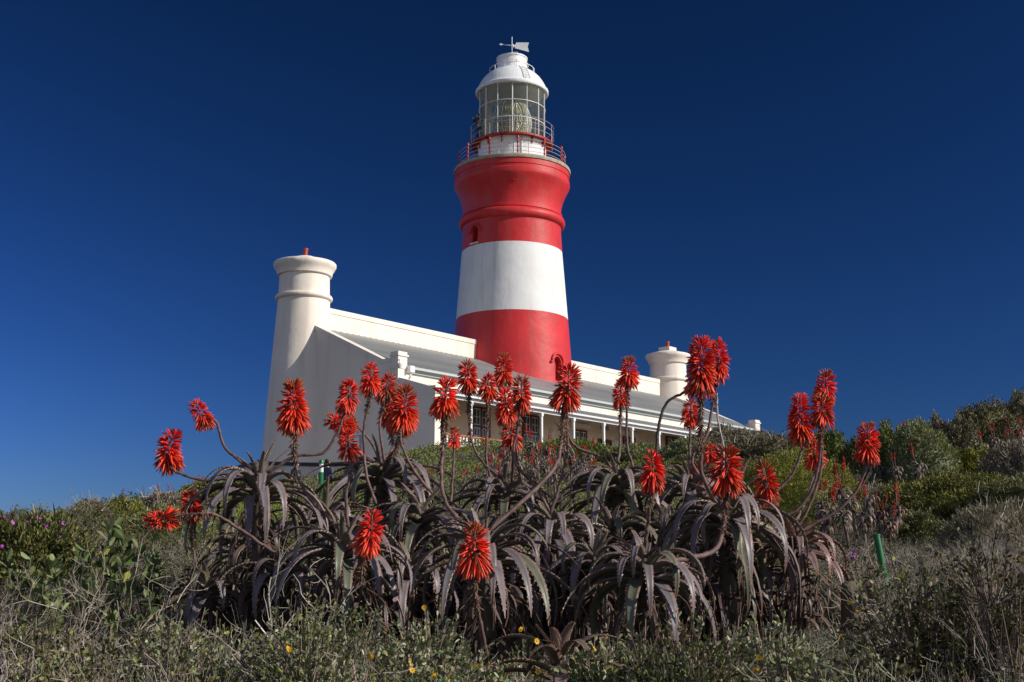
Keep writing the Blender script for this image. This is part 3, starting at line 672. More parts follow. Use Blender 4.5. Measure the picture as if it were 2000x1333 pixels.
shrub(1415, 834, 85, 58, 42, GREYB, [3, 3, 2, 3], 'wide grey-brown scrubby bush before the right end of the veranda', n=9000, twig=40)
shrub(1500, 850, 95, 50, 41, GREYB+DARKG, [2, 2, 1, 2, 2, 2, 1], 'brown-green bush under the right end of the cream building', n=8000, twig=20)
shrub(1345, 862, 60, 45, 43, GREYG, [2, 3, 1, 2], 'grey-green leafy bush below the right veranda posts', n=6000)
shrub(1235, 868, 70, 42, 45, GREYG+GREEN, [2, 3, 1, 2, 2, 3, 1, 1], 'leafy green bush below the middle of the veranda', n=6500)
shrub(1110, 860, 100, 40, 46, GREEN, [4, 3, 1, 0], 'bright green low mound of foliage below the veranda door', n=9000, lump=.1)
shrub(1550, 870, 148, 150, 26, OLIVE, [4, 4, 2, 2], 'big smooth olive-green domed bush right of the tall aloe flowers', n=32000, lump=.09, leaf=.048, aspect=.3, upd=.5, flat=.9)
shrub(1618, 838, 42, 70, 33, GREEN+DARKG, [3, 3, 2, 0, 2, 2, 1], 'bright green upright bush behind the olive dome', n=5000)
shrub(1680, 850, 42, 75, 30, DARKG, [3, 3, 1], 'dark green bush at the foot of the right hillock', n=5000)
shrub(1732, 826, 48, 130, 31, GREEN+DARKG, [3, 2, 2, 0, 2, 2, 1], 'green rounded bush on the left shoulder of the right hillock', n=8000)
shrub(1795, 808, 76, 150, 30, GREYG+GREEN, [2, 2, 2, 1, 2, 2, 2, 1], 'tall rounded green bush with grey lower flank on the right hillock', n=13000, lump=.12)
shrub(1832, 814, 30, 90, 31, GREYB, [2, 2, 2, 2], 'narrow grey-brown bush wedged right of the tall green one', n=5000)
shrub(1872, 812, 44, 110, 33, GREYB+DARKG, [2, 3, 1, 2, 2, 2, 0], 'dull brown bush in the dip of the right skyline', n=8000)
shrub(1925, 784, 84, 110, 33, DARKG+GREYB, [3, 3, 2, 1, 2, 1, 2], 'dark green rounded bush on the skyline of the right hillock', n=12000)
shrub(2005, 770, 60, 100, 33, GREYB+GREEN, [2, 2, 1, 1, 2, 2, 1, 0], 'highest bush of the skyline, at the right edge of the view', n=9000)
shrub(1905, 872, 48, 60, 27, OLIVE, [2, 2, 2, 2], 'yellowish-olive low bush on the face of the right hillock', n=6000)
shrub(1975, 868, 60, 75, 26, GREYB, [3, 2, 3, 1], 'grey twiggy bush low on the far right slope', n=7000, twig=40)
shrub(1855, 925, 170, 80, 22, DARKG+OLIVE, [3, 3, 2, 1, 1, 1, 1], 'broad dark green bank of bushes across the right slope', n=26000, lump=.16)
shrub(1995, 925, 110, 90, 20, DARKG+GREYG, [3, 3, 2, 1, 1, 1, 1], 'dark green bush at the right edge below the hillock', n=12000)
shrub(1680, 945, 70, 70, 17, GREYB, [3, 2, 3, 0], 'pale grey bare-twigged bush left of the broad dark bank', n=8000, aspect=.14, twig=50, upd=.6, leaf=.06)
shrub(1930, 985, 110, 110, 15, GREYB+DARKG, [3, 2, 2, 1, 2, 2, 1], 'grey upright-twigged bush on the right mid slope', n=14000, aspect=.14, twig=60, upd=.6, leaf=.055)
shrub(1790, 1000, 70, 60, 14, DARKG+GREYG, [3, 3, 2, 1, 1, 1, 1], 'dark green leafy bush behind the green pipe', n=9000, leaf=.045)
shrub(178, 978, 34, 36, 17, GREYB, [3, 2, 2, 2], 'grey-brown bush on the left skyline', n=4500, twig=30)
shrub(243, 972, 42, 46, 18, OLIVE+GREYG, [2, 2, 2, 1, 1, 1, 1, 1], 'olive green bush right of the grey one on the left skyline', n=5500)
shrub(322, 966, 42, 34, 27, GREYB, [3, 2, 3, 0], 'grey twiggy bush beside the left green bollard', n=4500, twig=30)
shrub(405, 938, 55, 50, 28, OLIVE+GREEN, [2, 2, 2, 1, 1, 2, 1, 0], 'olive bush behind the left side of the aloes, beside the curved wall', n=7000)
shrub(480, 924, 50, 40, 33, GREYG+OLIVE, [1, 2, 1, 2, 2, 2, 1, 1], 'yellow-green bush at the foot of the curved wall', n=6000)
shrub(330, 990, 90, 70, 15, GREYG+OLIVE, [2, 2, 1, 1, 1, 2, 1, 1], 'grey-green bush below the left bollard', n=11000, twig=20)
shrub(60, 1010, 125, 120, 9.5, DARKG+BROAD, [4, 4, 2, 1, 1, 1, 1], 'dense dark green fleshy bush with purple flowers at the left edge', n=12000, leaf=.05, aspect=.4)

# broad-leaved shrubs at left
BL = [sprig(100+i, .55, 9, .085, .048, 12, BROAD, [4, 3, 3, .4], .5, tip=.25, stemr=.006) for i in range(3)]
def planted(protos, name, label, cat, px, top, Yd, mat_, sc=None, yaw=0, group=None):
    """one plant of its own, scaled so that its top reaches the given photo row"""
    p = at(px, top, Yd); gz = terr1(p.x, Yd); H = protos[0][:, 2].max(); k = (p.z-gz)/H if sc is None else sc
    m = MB(); m.scatter(protos, np.array([[0, 0, 0.]]), np.array([yaw]), np.array([0.]), np.array([k])); o = m.build(name, mat_); o.location = (p.x, Yd, gz)
    return tag(o, label, cat, group)
for i, (px, top, Yd, lb) in enumerate([(55, 1070, 7.6, 'broad-leaved shrub at the left edge below the purple flowers'), (150, 1055, 7.9, 'broad-leaved shrub second from the left edge'), (235, 1010, 8.2, 'tallest broad-leaved shrub, left of the horizontal aloe flower'),
        (310, 1075, 7.4, 'broad-leaved shrub just left of the aloe clump'), (205, 1110, 6.8, 'broad-leaved shrub behind the bare grey twigs'), (100, 1130, 6.6, 'broad-leaved shrub low in the left foreground'), (265, 1150, 6.3, 'low broad-leaved shrub under the horizontal aloe flower')]):
    planted(BL[i % 3], 'broadleaf_shrub', lb, 'shrub', px, top, Yd, M['leaf'], yaw=i*1.7, group='broad-leaved shrubs at left')

# ---------------------------------------------------------------- foreground scrub
LIMP = np.array([-200, 0, 150, 250, 400, 520, 600, 900, 1200, 1500, 1600, 1700, 1800, 2000, 2300]); LIMY = np.array([1150, 1150, 1150, 1160, 1180, 1195, 1205, 1222, 1225, 1205, 1170, 1150, 1125, 1085, 1085])
def foreground():
    rng = np.random.default_rng(9)
    GGs = [clump(200+i, .27, .40, 36, 9, .026, .0150, GREYG+GREEN, [4, 3, 3, 2, 1.5, 1, .5, .5]) for i in range(4)]
    GDs = [clump(230+i, .28, .40, 32, 9, .026, .0125, DARKG+GREEN+GREYB, [4, 3, 2, 1.5, 2, 1, .5, .8, .8, 0, 0]) for i in range(4)]
    TWs = [twigs(300+i, .55, 3, TW, r=.0034, depth=3, nb=3, spread=.95, wob=.13, up=.18) for i in range(5)]
    UPs = [twigs(330+i, .55, 5, (.36, .30, .23), r=.0016, depth=3, nb=3, spread=.55, wob=.12, up=.4) for i in range(3)]
    mats = {'grey_green_scrub': (M['leaf'], GGs, 'grey-green small-leaved scrub filling the foreground'), 'dark_green_scrub': (M['leaf'], GDs, 'dark green low scrub between the dry stems'),
            'dry_scrub': (M['twig'], TWs, 'tangle of bare grey-brown twigs in the foreground'), 'dry_stems': (M['twig'], UPs, 'thin upright dry stems at the right and left of the foreground')}
    B = {k: MB() for k in mats}
    n = 2250; y = np.exp(rng.uniform(np.log(3.6), np.log(8.6), n)); a = rng.uniform(-.47, .47, n)
    # side slopes beyond
    n2 = 1500; y2 = np.exp(rng.uniform(np.log(8), np.log(15), n2)); a2 = np.where(rng.uniform(size=n2) < .4, rng.uniform(-.45, -.2, n2), rng.uniform(.24, .46, n2))
    y = np.concatenate([y, y2]); a = np.concatenate([a, a2]); n = len(y)
    x = a*y; z = terr(x, y); px = 1000+a*FPX
    lim = np.interp(px, LIMP, LIMY)+70*(vnoise(px, y*40, 45., 31)-.35)+30*(vnoise(px, y*70, 17., 32)-.5); te = np.array([tane(v) for v in lim])
    zt = te*y*np.where(y > 7.5, 1, 1)
    hmax = np.where(y < 7.5, np.maximum(zt-z, .08), rng.uniform(.25, .5, n)); h = np.minimum(hmax*rng.uniform(.6, 1.08, n), .75)
    h = np.where((y > 5.2) & (px > 400) & (px < 1640), np.minimum(h, .35), h)
    u = rng.uniform(size=n); 
    gone = (np.abs(px-1092) < 115) & (y < 4.7); h = np.where(gone, h*.15, h); h = np.where((np.abs(px-1688) < 55) & (y < 6.6), np.minimum(h, .30), h)
    cl = vnoise(x, y, .55, 41)*.6+vnoise(x, y, .22, 42)*.4; h = np.where((y < 7.5), h*np.clip(.30+1.9*(cl-.28), .18, 1.2), h)
    h = np.where((y >= 7.5) & (px < 450), h*.6, h)
    pl = np.clip((420-px)/200, 0, 1); pr_ = np.clip((px-1560)/150, 0, 1)
    kinds = []
    for i in range(n):
        if pl[i] > u[i]*.8: w = [1.1, 1.8, 6.4, .3]
        elif pr_[i] > u[i]*.8: w = [1.2, 2.1, 6.2, .6]
        else: w = [5.0, 1.4, 2.6, .15]
        kinds.append(rng.choice(4, p=np.array(w)/sum(w)))
    kinds = np.array(kinds)
    for ki, (k, (mt, pr, lb)) in enumerate(mats.items()):
        for j, p in enumerate(pr):
            s_ = np.where((kinds == ki) & (rng.integers(len(pr), size=n) == j))[0]
            tint = np.exp(rng.normal(0, .28, (len(s_), 1)))*np.exp(rng.normal(0, .07, (len(s_), 3)))*(.92 if ki == 0 else .62 if ki == 1 else .86)*(1-.15*np.clip(np.abs(px[s_]-1000)/500-.6, 0, 1))[:, None]
            H = p[0][:, 2].max(); cl_ = ki < 2
            sc_ = np.minimum(h[s_]/H*1.05, rng.uniform(.55, 1.05, len(s_)) if cl_ else rng.uniform(.8, 1.25, len(s_))); zb = z[s_]-.03+np.maximum(h[s_]-H*sc_, 0)*(1 if cl_ else .35)
            B[k].scatter(p, np.stack([x[s_], y[s_], zb], 1), rng.uniform(0, 6.28, len(s_)), rng.normal(0, .25, len(s_)), sc_, tint)
    for k, (mt, pr, lb) in mats.items(): tag(B[k].build(k, mt), lb, 'scrub', kind='stuff')
    # litter of fallen leaves and sticks
    n = 9000; y = np.exp(rng.uniform(np.log(2.6), np.log(12), n)); a = rng.uniform(-.48, .48, n); x = a*y; z = terr(x, y)+rng.uniform(0, .05, n)
    D = rng.normal(size=(n, 3)); D[:, 2] *= .3; L = rng.uniform(.03, .10, n); V, F = leafq(n, rng, L, L*rng.uniform(.08, .4, n), np.stack([x, y, z], 1), D, .05)
    m = MB(); m.add(V, F, col=np.repeat(colr(n, rng, [(.12, .09, .06), (.06, .045, .03), (.20, .165, .12)], [2, 3, 1]), 4, 0)); tag(m.build('leaf_litter', M['leaf']), 'dry leaf litter and sticks on the soil', 'litter', kind='stuff')
foreground()
# bushes of the foreground that stand out one by one
for i, (px, top, Yd, R_, cols, wts, lb) in enumerate([
        (835, 1192, 4.5, .17, GREYG, [3, 2, 3, 1], 'grey-green small-leaved bush with a yellow daisy, left of the lowest aloe flower'),
        (735, 1225, 4.3, .20, GREYG, [3, 2, 2, 1], 'grey-green bush in the foreground under the left aloe flower'),
        (600, 1232, 4.2, .22, GREYG+GREEN, [3, 2, 2, 1, 1, 1, 0, 0], 'pale grey-green bush at the bottom, left of the middle'),
        (470, 1215, 4.4, .22, GREYG, [2, 3, 2, 2], 'grey-green bush at the bottom left with dry twigs through it'),
        (930, 1262, 4.0, .20, GREYG+GREEN, [2, 2, 2, 2, 1, 1, 0, 0], 'leafy bush at the bottom edge below the front middle aloe'),
        (1180, 1246, 4.2, .15, GREYG+GREEN, [3, 2, 2, 1, 1, 0, 1, 0], 'small grey-green bush right of the low reddish aloe'),
        (1290, 1262, 4.1, .20, GREYG, [3, 2, 3, 1], 'grey-green bush below the front right aloe'),
        (1400, 1212, 4.6, .22, GREYG+GREEN, [2, 2, 1, 1, 1, 1, 1, 0], 'bush with bright green tips below the largest aloe'),
        (1500, 1190, 4.8, .20, GREYG, [3, 2, 3, 1], 'pale bush in front of the right end of the aloe clump'),
        (1560, 1250, 4.2, .20, GREYG, [2, 3, 1, 2], 'grey-green bush at the bottom right of the clump'),
        (1700, 1262, 4.1, .22, GREYG+DARKG, [2, 2, 1, 1, 2, 1, 1], 'dull green bush at the bottom among bare sticks'),
        (1830, 1170, 5.2, .24, DARKG+GREYG, [3, 2, 1, 1, 1, 1, 1], 'dark green bush in the right foreground'),
        (1950, 1130, 5.6, .26, DARKG+GREYG, [2, 2, 2, 2, 1, 1, 1], 'yellow-flecked green bush at the right edge'),
        (1910, 1250, 4.3, .24, DARKG+GREYG, [3, 2, 1, 1, 1, 0, 1], 'dark bush in the bottom right corner'),
        (60, 1180, 5.0, .26, GREYG+DARKG, [1, 2, 1, 1, 2, 2, 1], 'dull green bush low at the left edge'),
        (200, 1215, 4.6, .24, GREYG+DARKG, [1, 2, 0, 1, 2, 2, 1], 'dark grey-green bush at lower left'),
        (330, 1200, 4.8, .22, DARKG+GREYG, [2, 2, 1, 2, 1, 1, 1], 'dark bush under the horizontal aloe stalk, lower left'),
        (90, 1275, 4.0, .20, GREYG+DARKG, [2, 2, 1, 1, 2, 1, 1], 'grey-green bush in the bottom left corner')]):
    p = at(px, top, Yd); gz = terr1(p.x, Yd); T = clump(900+i, R_, R_*1.15, 95, 9, .024, .0145, cols, wts); m = MB(); zt = p.z-gz-R_*1.15
    m.scatter(T, np.array([[0, 0, max(zt, 0)]]), np.array([i*1.3]), np.array([0.]), np.array([1.])); o = m.build('foreground_bush', M['leaf']); o.location = (p.x, Yd, gz); tag(o, lb, 'bush', 'grey-green bushes of the foreground')
# dry bushes that stand out
for i, (px, top, Yd, lb, sp, r) in enumerate([(545, 1040, 5.3, 'pale lichen-grey dead bush in front of the left aloes', .75, .0060), (250, 1030, 6.2, 'bare grey forked bush in front of the broad leaves', .6, .0048), (150, 1060, 6.0, 'bare twiggy bush at far left', .55, .0045),
        (1765, 1060, 6.4, 'bare bush of pale crooked twigs right of the green pipe', .7, .003), (1640, 1150, 5.0, 'sprawling bare twigs right of the last aloe', .8, .0026), (1870, 1120, 5.2, 'bare bush with upright sticks in the right foreground', .6, .003), (390, 1180, 4.8, 'low dead bush at lower left', .7, .0045), (1990, 1030, 8.0, 'thin upright bare bush at the right edge', .45, .004)]):
    T = twigs(500+i, .8, 4, (.46, .42, .35) if i == 0 else (.38, .325, .26), r=r, depth=3, nb=3, spread=sp, wob=.2)
    planted(T, 'dry_bush', lb, 'dry bush', px, top, Yd, M['twig'], yaw=i)

# ---------------------------------------------------------------- aloes
AL = {'c': [(.172, .148, .160), (.136, .122, .130), (.210, .182, .194), (.125, .135, .095)], 'm': (.26, .12, .10)}
def aloe_leaf(m, rng, L, Wd, az, el0, bend, base, cols, teeth=True, nseg=13, twist=0, redness=0):
    c = np.array(cols[rng.integers(len(cols))])*np.exp(rng.normal(0, .13)); red = np.array([.26, .085, .06])
    P = []; T = []; p = np.array(base, float); e = el0; tend = el0-bend; kn = rng.uniform(.78, 1.0); side = np.array([-sin(az), cos(az), 0.]); q = az
    for i in range(nseg+1):
        t = i/nseg; T.append(np.array([cos(q)*cos(e), sin(q)*cos(e), sin(e)])); P.append(p.copy()); p = p+T[-1]*L/nseg
        u_ = min((t+1/nseg)/kn, 1); e = el0+(tend-el0)*(u_*u_*(3-2*u_)*.35+u_*.65)+.04*sin(7*t+el0*9); q += twist/nseg
    P = np.array(P); T = np.array(T); t = np.linspace(0, 1, nseg+1)
    sd = np.cross(T, [0, 0, 1.]); bad = np.linalg.norm(sd, axis=1) < .2
    sd[:] = np.where(bad[:, None], np.array([sin(az), -cos(az), 0]), sd); sd /= np.linalg.norm(sd, axis=1)[:, None]
    sd = np.where((sd@np.array([sin(az), -cos(az), 0]))[:, None] < 0, -sd, sd)
    roll = rng.normal(0, .12)+rng.normal(0, .25)*t; up = np.cross(sd, T)
    sd2 = sd*np.cos(roll)[:, None]+up*np.sin(roll)[:, None]; up2 = up*np.cos(roll)[:, None]-sd*np.sin(roll)[:, None]
    w = Wd*np.minimum(1.0, .80+.5*t)*np.clip((1-t)/.80, 0, 1)**.72*.5+.0012
    th = w*.42
    ring = []
    for a_, b_ in ((-1, .30), (-.5, -.06), (.0, -.17), (.5, -.06), (1, .30), (.55, -.52), (0, -.72), (-.55, -.52)):
        ring.append(P+sd2*(w*a_)[:, None]+up2*(th*b_*1.3)[:, None])
    V = np.stack(ring, 1); k = 8; n = nseg+1
    i = np.arange(nseg)[:, None]; j = np.arange(k)[None]; F = np.stack([i*k+j, i*k+(j+1) % k, (i+1)*k+(j+1) % k, (i+1)*k+j], -1).reshape(-1, 4)
    C = np.repeat(c[None, None], n, 0).repeat(k, 1).astype(float)
    green = np.array([.085, .105, .050]); C[:, 5:] = C[:, 5:]*.45+green*.55
    C[:, [0, 4]] = C[:, [0, 4]]*.45+np.array(AL['m'])*.55
    tipf = (np.clip((t-.78)/.22, 0, 1)**1.3*(.5+redness))[:, None, None]; C = C*(1-tipf)+np.array([.21, .10, .07])*tipf
    if redness: C = C*(1-.6*redness)+red*.6*redness
    m.add(V.reshape(-1, 3), F, col=C.reshape(-1, 3), sm=1)
    if teeth:
        nt_ = 19; tt = np.linspace(.06, .93, nt_); VV = []; 
        for s_ in (-1, 1):
            for b in tt+rng.normal(0, .006, nt_):
                f = b*nseg; a0 = int(min(max(f, 0), nseg-1)); fr_ = f-a0
                pc = P[a0]*(1-fr_)+P[a0+1]*fr_; wc = w[a0]*(1-fr_)+w[a0+1]*fr_; o_ = up2[a0]*wc*.42*.39
                e0 = pc+sd2[a0]*s_*wc*.96+o_; l = .0052*rng.uniform(.5, 1.2)
                VV += [e0-T[a0]*.006, e0+T[a0]*.006, e0+sd2[a0]*s_*l+T[a0]*.005, e0-up2[a0]*.004]
        VV = np.array(VV); nq = len(VV)//4; b4 = np.arange(nq)[:, None]*4
        F = np.concatenate([b4+np.array([[0, 1, 2]]), b4+np.array([[1, 3, 2]]), b4+np.array([[3, 0, 2]])]); m.add(VV, F, col=np.array([.33, .22, .17]))
    return P
def aloe(name, px, py, Yd, R, nl, label, seed, red=0, group='aloes of the foreground clump', skirt=True, drop=1.0, keyaz=None, upright=0, flat=1):
    rng = np.random.default_rng(seed); c = at(px, py+15, Yd); gz = min(terr1(c.x, Yd), c.z-.05)
    root = empty('aloe', (c.x, Yd, gz)); tag(root, label, 'aloe', group); h = c.z-gz
    L0 = R/FPX*Yd*1.78
    m = MB(); cols = AL['c']
    nl = int(nl*.92)
    for i in range(nl):
        f = i/(nl-1); az = i*2.39996+rng.normal(0, .15)
        el = radians(2+50*f**.9)+rng.normal(0, .12); bend = (el+radians(rng.choice([104, 92, 60], p=[.5, .4, .1])+rng.normal(0, 7)))*drop
        L = L0*(1.08-.40*f**2)*rng.uniform(.92, 1.08); Wd = .090*(L/.75)**.5*rng.uniform(.85, 1.12)*(1-.22*f)
        aloe_leaf(m, rng, L, Wd, az, el, bend, (cos(az)*.03, sin(az)*.03, h-.09+.09*f), cols, twist=rng.normal(0, .2), redness=red*rng.uniform(.3, 1))
    for i in range(6): # young centre
        az = rng.uniform(0, 6.28); aloe_leaf(m, rng, L0*rng.uniform(.3, .5), .036, az, radians(rng.uniform(45, 80)), radians(rng.uniform(5, 60)), (cos(az)*.01, sin(az)*.01, h), cols, nseg=7, redness=red)
    m.build('leaves', M['aloe'], root)
    if skirt:
        m = MB()
        for i in range(60):
            az = rng.uniform(0, 6.28); z0 = h-.08-rng.uniform(0, .6)*h
            aloe_leaf(m, rng, min(L0*rng.uniform(.5, .9), .3+z0*1.2), rng.uniform(.014, .035), az, radians(rng.uniform(-40, 25)), radians(rng.uniform(60, 150)), (cos(az)*.03, sin(az)*.03, z0), [(.075, .055, .045), (.05, .04, .033), (.12, .09, .07)], teeth=False, nseg=8, twist=rng.normal(0, .9))
        m.build('dead_leaves', M['aloe'], root)
        m = MB(); m.tube([(0, 0, -.1), (.01, .01, h*.5), (0, 0, h)], [.05, .045, .035], 8, col=(.11, .085, .065)); m.build('trunk', M['stalk'], root)
    root['_c'] = (c.x, Yd, c.z); ALO[name] = root; return root
ALO = {}
def floret(m, P, D, L, r, c0, c1, k=5):
    """batch of tubular florets; P base, D axis"""
    n = len(P); D = D/np.linalg.norm(D, axis=1)[:, None]; ref = np.where(np.abs(D[:, 2:3]) > .9, np.array([[1., 0, 0]]), np.array([[0, 0, 1.]]))
    A = np.cross(D, ref); A /= np.linalg.norm(A, axis=1)[:, None]; B = np.cross(D, A)
    st = ((0, .28), (.18, .75), (.5, 1.0), (.82, .80), (1.0, .12)); V = []; C = []
    sag = np.array([0, 0, -1.])
    for t, q in st:
        ctr = P+D*(L*t)[:, None]+sag*(L*.10*t*t)[:, None]
        for j in range(k):
            an = 2*pi*j/k; V.append(ctr+(A*cos(an)+B*sin(an))*(r*q)[:, None]); C.append(c0*(1-t**3)+c1*t**3)
    V = np.stack(V, 1).reshape(-1, 3); C = np.stack(C, 1).reshape(-1, 3); ns = len(st)
    F = []
    for i in range(ns-1):
        for j in range(k): F.append((i*k+j, i*k+(j+1) % k, (i+1)*k+(j+1) % k, (i+1)*k+j))
    F = np.array(F); FF = (F[None]+(np.arange(n)*ns*k)[:, None, None]).reshape(-1, 4)
    m.add(V, FF, col=C, sm=1)
def spine(pts, n):
    P = np.array([tuple(p) for p in pts], float); k = len(P)
    if k == 2: t = np.linspace(0, 1, n)[:, None]; return P[0]*(1-t)+P[1]*t
    Q = np.concatenate([2*P[:1]-P[1:2], P, 2*P[-1:]-P[-2:-1]]); out = []
    for u in np.linspace(0, k-1-1e-6, n):
        i = int(u); f = u-i; a, b, c, d = Q[i:i+4]
        out.append(.5*((2*b)+(c-a)*f+(2*a-5*b+4*c-d)*f*f+(-a+3*b-3*c+d)*f**3))
    return np.array(out)
def head(m, ax, width, rng, dry=0.0, density=1.0, cone=1.0, tipdry=True):
    """ax: points from the bottom to the top of the bloom"""
    Ltot = np.linalg.norm(np.diff(ax, axis=0), axis=1).sum(); n = int(density*430*max(Ltot/.27, .45)*max(width/.15, .6)**.4)
    f = rng.uniform(0, 1, n)**1.08; idx_ = f*(len(ax)-1); i0 = np.minimum(idx_.astype(int), len(ax)-2); fr_ = (idx_-i0)[:, None]
    P = ax[i0]*(1-fr_)+ax[i0+1]*fr_; T = ax[i0+1]-ax[i0]; T /= np.linalg.norm(T, axis=1)[:, None]
    up = T; ref = np.cross(up, np.array([.3, .9, .1])); ref /= np.linalg.norm(ref, axis=1)[:, None]; bi = np.cross(up, ref)
    an = rng.uniform(0, 2*pi, n); rad = ref*np.cos(an)[:, None]+bi*np.sin(an)[:, None]
    pit = np.interp(f, [0, .15, .35, .6, .85, 1], [-72, -56, -30, 0, 34, 64])+rng.normal(0, 12, n); pit = np.radians(pit)
    g = np.array([0, 0, 1.])*.15
    prof_ = np.interp(f, [0, .18, .40, .75, 1], [.82, 1.0, 1.0, .86*cone, .55])
    L = width*.5*prof_/np.maximum(np.cos(pit), .72)*.92*rng.uniform(.8, 1.12, n); L = np.maximum(L*np.where(f < .3, 1.12, 1), .018)
    D = rad*np.cos(pit)[:, None]+up*np.sin(pit)[:, None]
    r = np.interp(f, [0, .5, 1], [.0058, .0053, .0036])*rng.uniform(.85, 1.15, n)*max(min(width/.15, 1.15), .8)
    age = rng.uniform(.85, 1.12); c0 = np.array([.84*age, .024+.020*rng.uniform(), .018])*np.exp(rng.normal(0, .25, (n, 1))); c1 = np.where((f < .5)[:, None], np.array([[.86, .125, .040]]), np.array([[.80, .050, .026]]))*np.exp(rng.normal(0, .15, (n, 1)))
    if rng.uniform() < .45: tb = np.clip((f-.72)/.2, 0, 1)[:, None]; gb = np.array([.30, .13, .035]); c0 = c0*(1-tb*.7)+gb*tb*.7; c1 = c1*(1-tb*.7)+gb*tb*.7
    dry = dry+rng.choice([0, 0, .06, .16]); dr = (rng.uniform(size=n) < .04+dry+np.where(f < .1, .35, 0))[:, None]
    c0 = np.where(dr, [[.17, .075, .035]], c0); c1 = np.where(dr, [[.22, .13, .07]], c1); r = np.where(dr[:, 0], r*.55, r)
    floret(m, P+rad*(width*.13*prof_)[:, None], D, L*.74, r*.86, c0, c1)
    if tipdry:
        k = 16; D = rnd_dir(k, rng, .5)*.6+T[-1]; floret(m, np.repeat(ax[-1:], k, 0), D, np.full(k, .016), np.full(k, .003), np.tile([[.14, .075, .035]], (k, 1)), np.tile([[.10, .06, .035]], (k, 1)))
    return P
def bracts(m, ax, width, rng, n):
    f = rng.uniform(0, 1, n); idx_ = f*(len(ax)-1); i0 = np.minimum(idx_.astype(int), len(ax)-2); fr_ = (idx_-i0)[:, None]
    P = ax[i0]*(1-fr_)+ax[i0+1]*fr_; T = ax[i0+1]-ax[i0]; T /= np.linalg.norm(T, axis=1)[:, None]
    D = rng.normal(size=(n, 3)); D -= T*(D*T).sum(1)[:, None]; D /= np.linalg.norm(D, axis=1)[:, None]; D = D*.75-np.array([0, 0, 1.])*rng.uniform(.2, 1.1, (n, 1))
    c = colr(n, rng, [(.20, .115, .065), (.13, .07, .045), (.28, .17, .10), (.33, .09, .04)], [3, 3, 2, 1])
    floret(m, P, D, width*.5*rng.uniform(.5, 1.1, n), rng.uniform(.0016, .0034, n), c, c*.8, 4)
def stalk(plant, path, hd, w, bl=0, dh=0, label=None, dry=0, d0=0, r=.0085, cone=1.0, tipdry=True, nohead=False, col=(.15, .095, .085), midhook=None, density=1.0):
    """path: photo points from the plant to the bottom of the bloom; hd: photo points bottom->top of the bloom; w: bloom width in photo pixels"""
    root = ALO[plant]; cx, Yd, cz = root['_c']; o = Vector(root.location); rng = np.random.default_rng(int(hd[0][0]*3+hd[0][1]))
    n = len(path); pts = []
    for i, (px, py) in enumerate(path): pts.append(at(px, py, Yd+d0+(dh-d0)*(i/max(n-1, 1))))
    H = [at(px, py, Yd+dh) for px, py in hd]
    full = pts+([] if (pts[-1]-H[0]).length < .01 else [H[0]])
    S_ = spine(full, 10+4*len(full)); S_ = S_+rng.normal(0, .0015, S_.shape); S_ -= np.array(o)
    m = MB(); m.tube(S_, np.linspace(r*1.15, r*.8, len(S_)), 7, col=np.array(col)*np.exp(rng.normal(0, .15, (len(S_), 1))))
    k = 5+int(len(S_)*.3); q = rng.integers(2, len(S_)-1, k); D = rnd_dir(k, rng, .3); floret(m, S_[q], D, np.full(k, .018), np.full(k, .003), np.tile([[.17, .12, .09]], (k, 1)), np.tile([[.17, .12, .09]], (k, 1)), 4)
    st = m.build('flower_stalk', M['stalk'], root)
    if label: st['label'] = label
    if nohead: return
    v_ = H[-1]-H[0]; H[0] = H[0]+v_*.16; H[-1] = H[-1]-v_*.07; A_ = spine(H, 8)-np.array(o); wm = w*1.08/FPX*(Yd+dh)
    m = MB(); m.tube(A_, np.linspace(r*.9, r*.4, 8), 6, col=(.16, .07, .05))
    head(m, A_, wm, rng, dry=dry, cone=cone, tipdry=tipdry, density=density); m.build('flower_head', M['floret'], st)
    if bl:
        L_ = bl/FPX*Yd; cum = np.cumsum(np.linalg.norm(np.diff(S_[::-1], axis=0), axis=1)); e = max(2, int(np.searchsorted(cum, L_))+1)
        m = MB(); bracts(m, np.concatenate([A_[:3][::-1], S_[::-1][:e+1]]), wm*.42, rng, int(20+bl*2.2)); m.build('withered_florets', M['floret'], st)

aloe('A1', 508, 930, 7.0, 112, 30, 'leftmost large aloe of the clump, its leaves arching before the curved wall', 1)
aloe('A2', 745, 905, 8.4, 118, 26, 'aloe at the back of the clump, below the gable wall', 2)
aloe('A3', 672, 1045, 6.4, 112, 30, 'aloe behind the short red flower in the left of the clump', 3)
aloe('A4', 945, 1045, 5.9, 122, 32, 'front middle aloe with the lowest red flower before it', 4)
aloe('A5', 1080, 1010, 6.9, 100, 28, 'aloe in the middle, right of the front middle one', 5)
aloe('A6', 1206, 925, 8.0, 108, 30, 'aloe at the back right of the middle, under the veranda posts', 6)
aloe('A7', 1258, 1085, 5.8, 112, 32, 'front right aloe with long leaves hanging to the scrub', 7)
aloe('A8', 1415, 985, 6.7, 122, 36, 'largest aloe at the right of the clump, with a thick brown bloom in its crown', 8)
aloe('A9', 1552, 1040, 7.0, 82, 26, 'reddish aloe at the right end of the clump', 9, red=.8)
aloe('A10', 985, 940, 8.4, 95, 26, 'aloe at the back in the middle, below the lighthouse door', 10)
aloe('A11', 1092, 1262, 4.3, 98, 12, 'small low reddish aloe at the bottom edge', 11, red=.5, skirt=False, drop=.55)
aloe('A12', 405, 1120, 6.9, 75, 20, 'small aloe at far left behind dead twigs', 12)
aloe('A13', 822, 985, 7.3, 100, 26, 'aloe filling the gap left of the middle', 13)
aloe('A14', 1345, 925, 8.1, 85, 24, 'aloe behind the largest one, leaves standing more upright', 14, drop=.85)
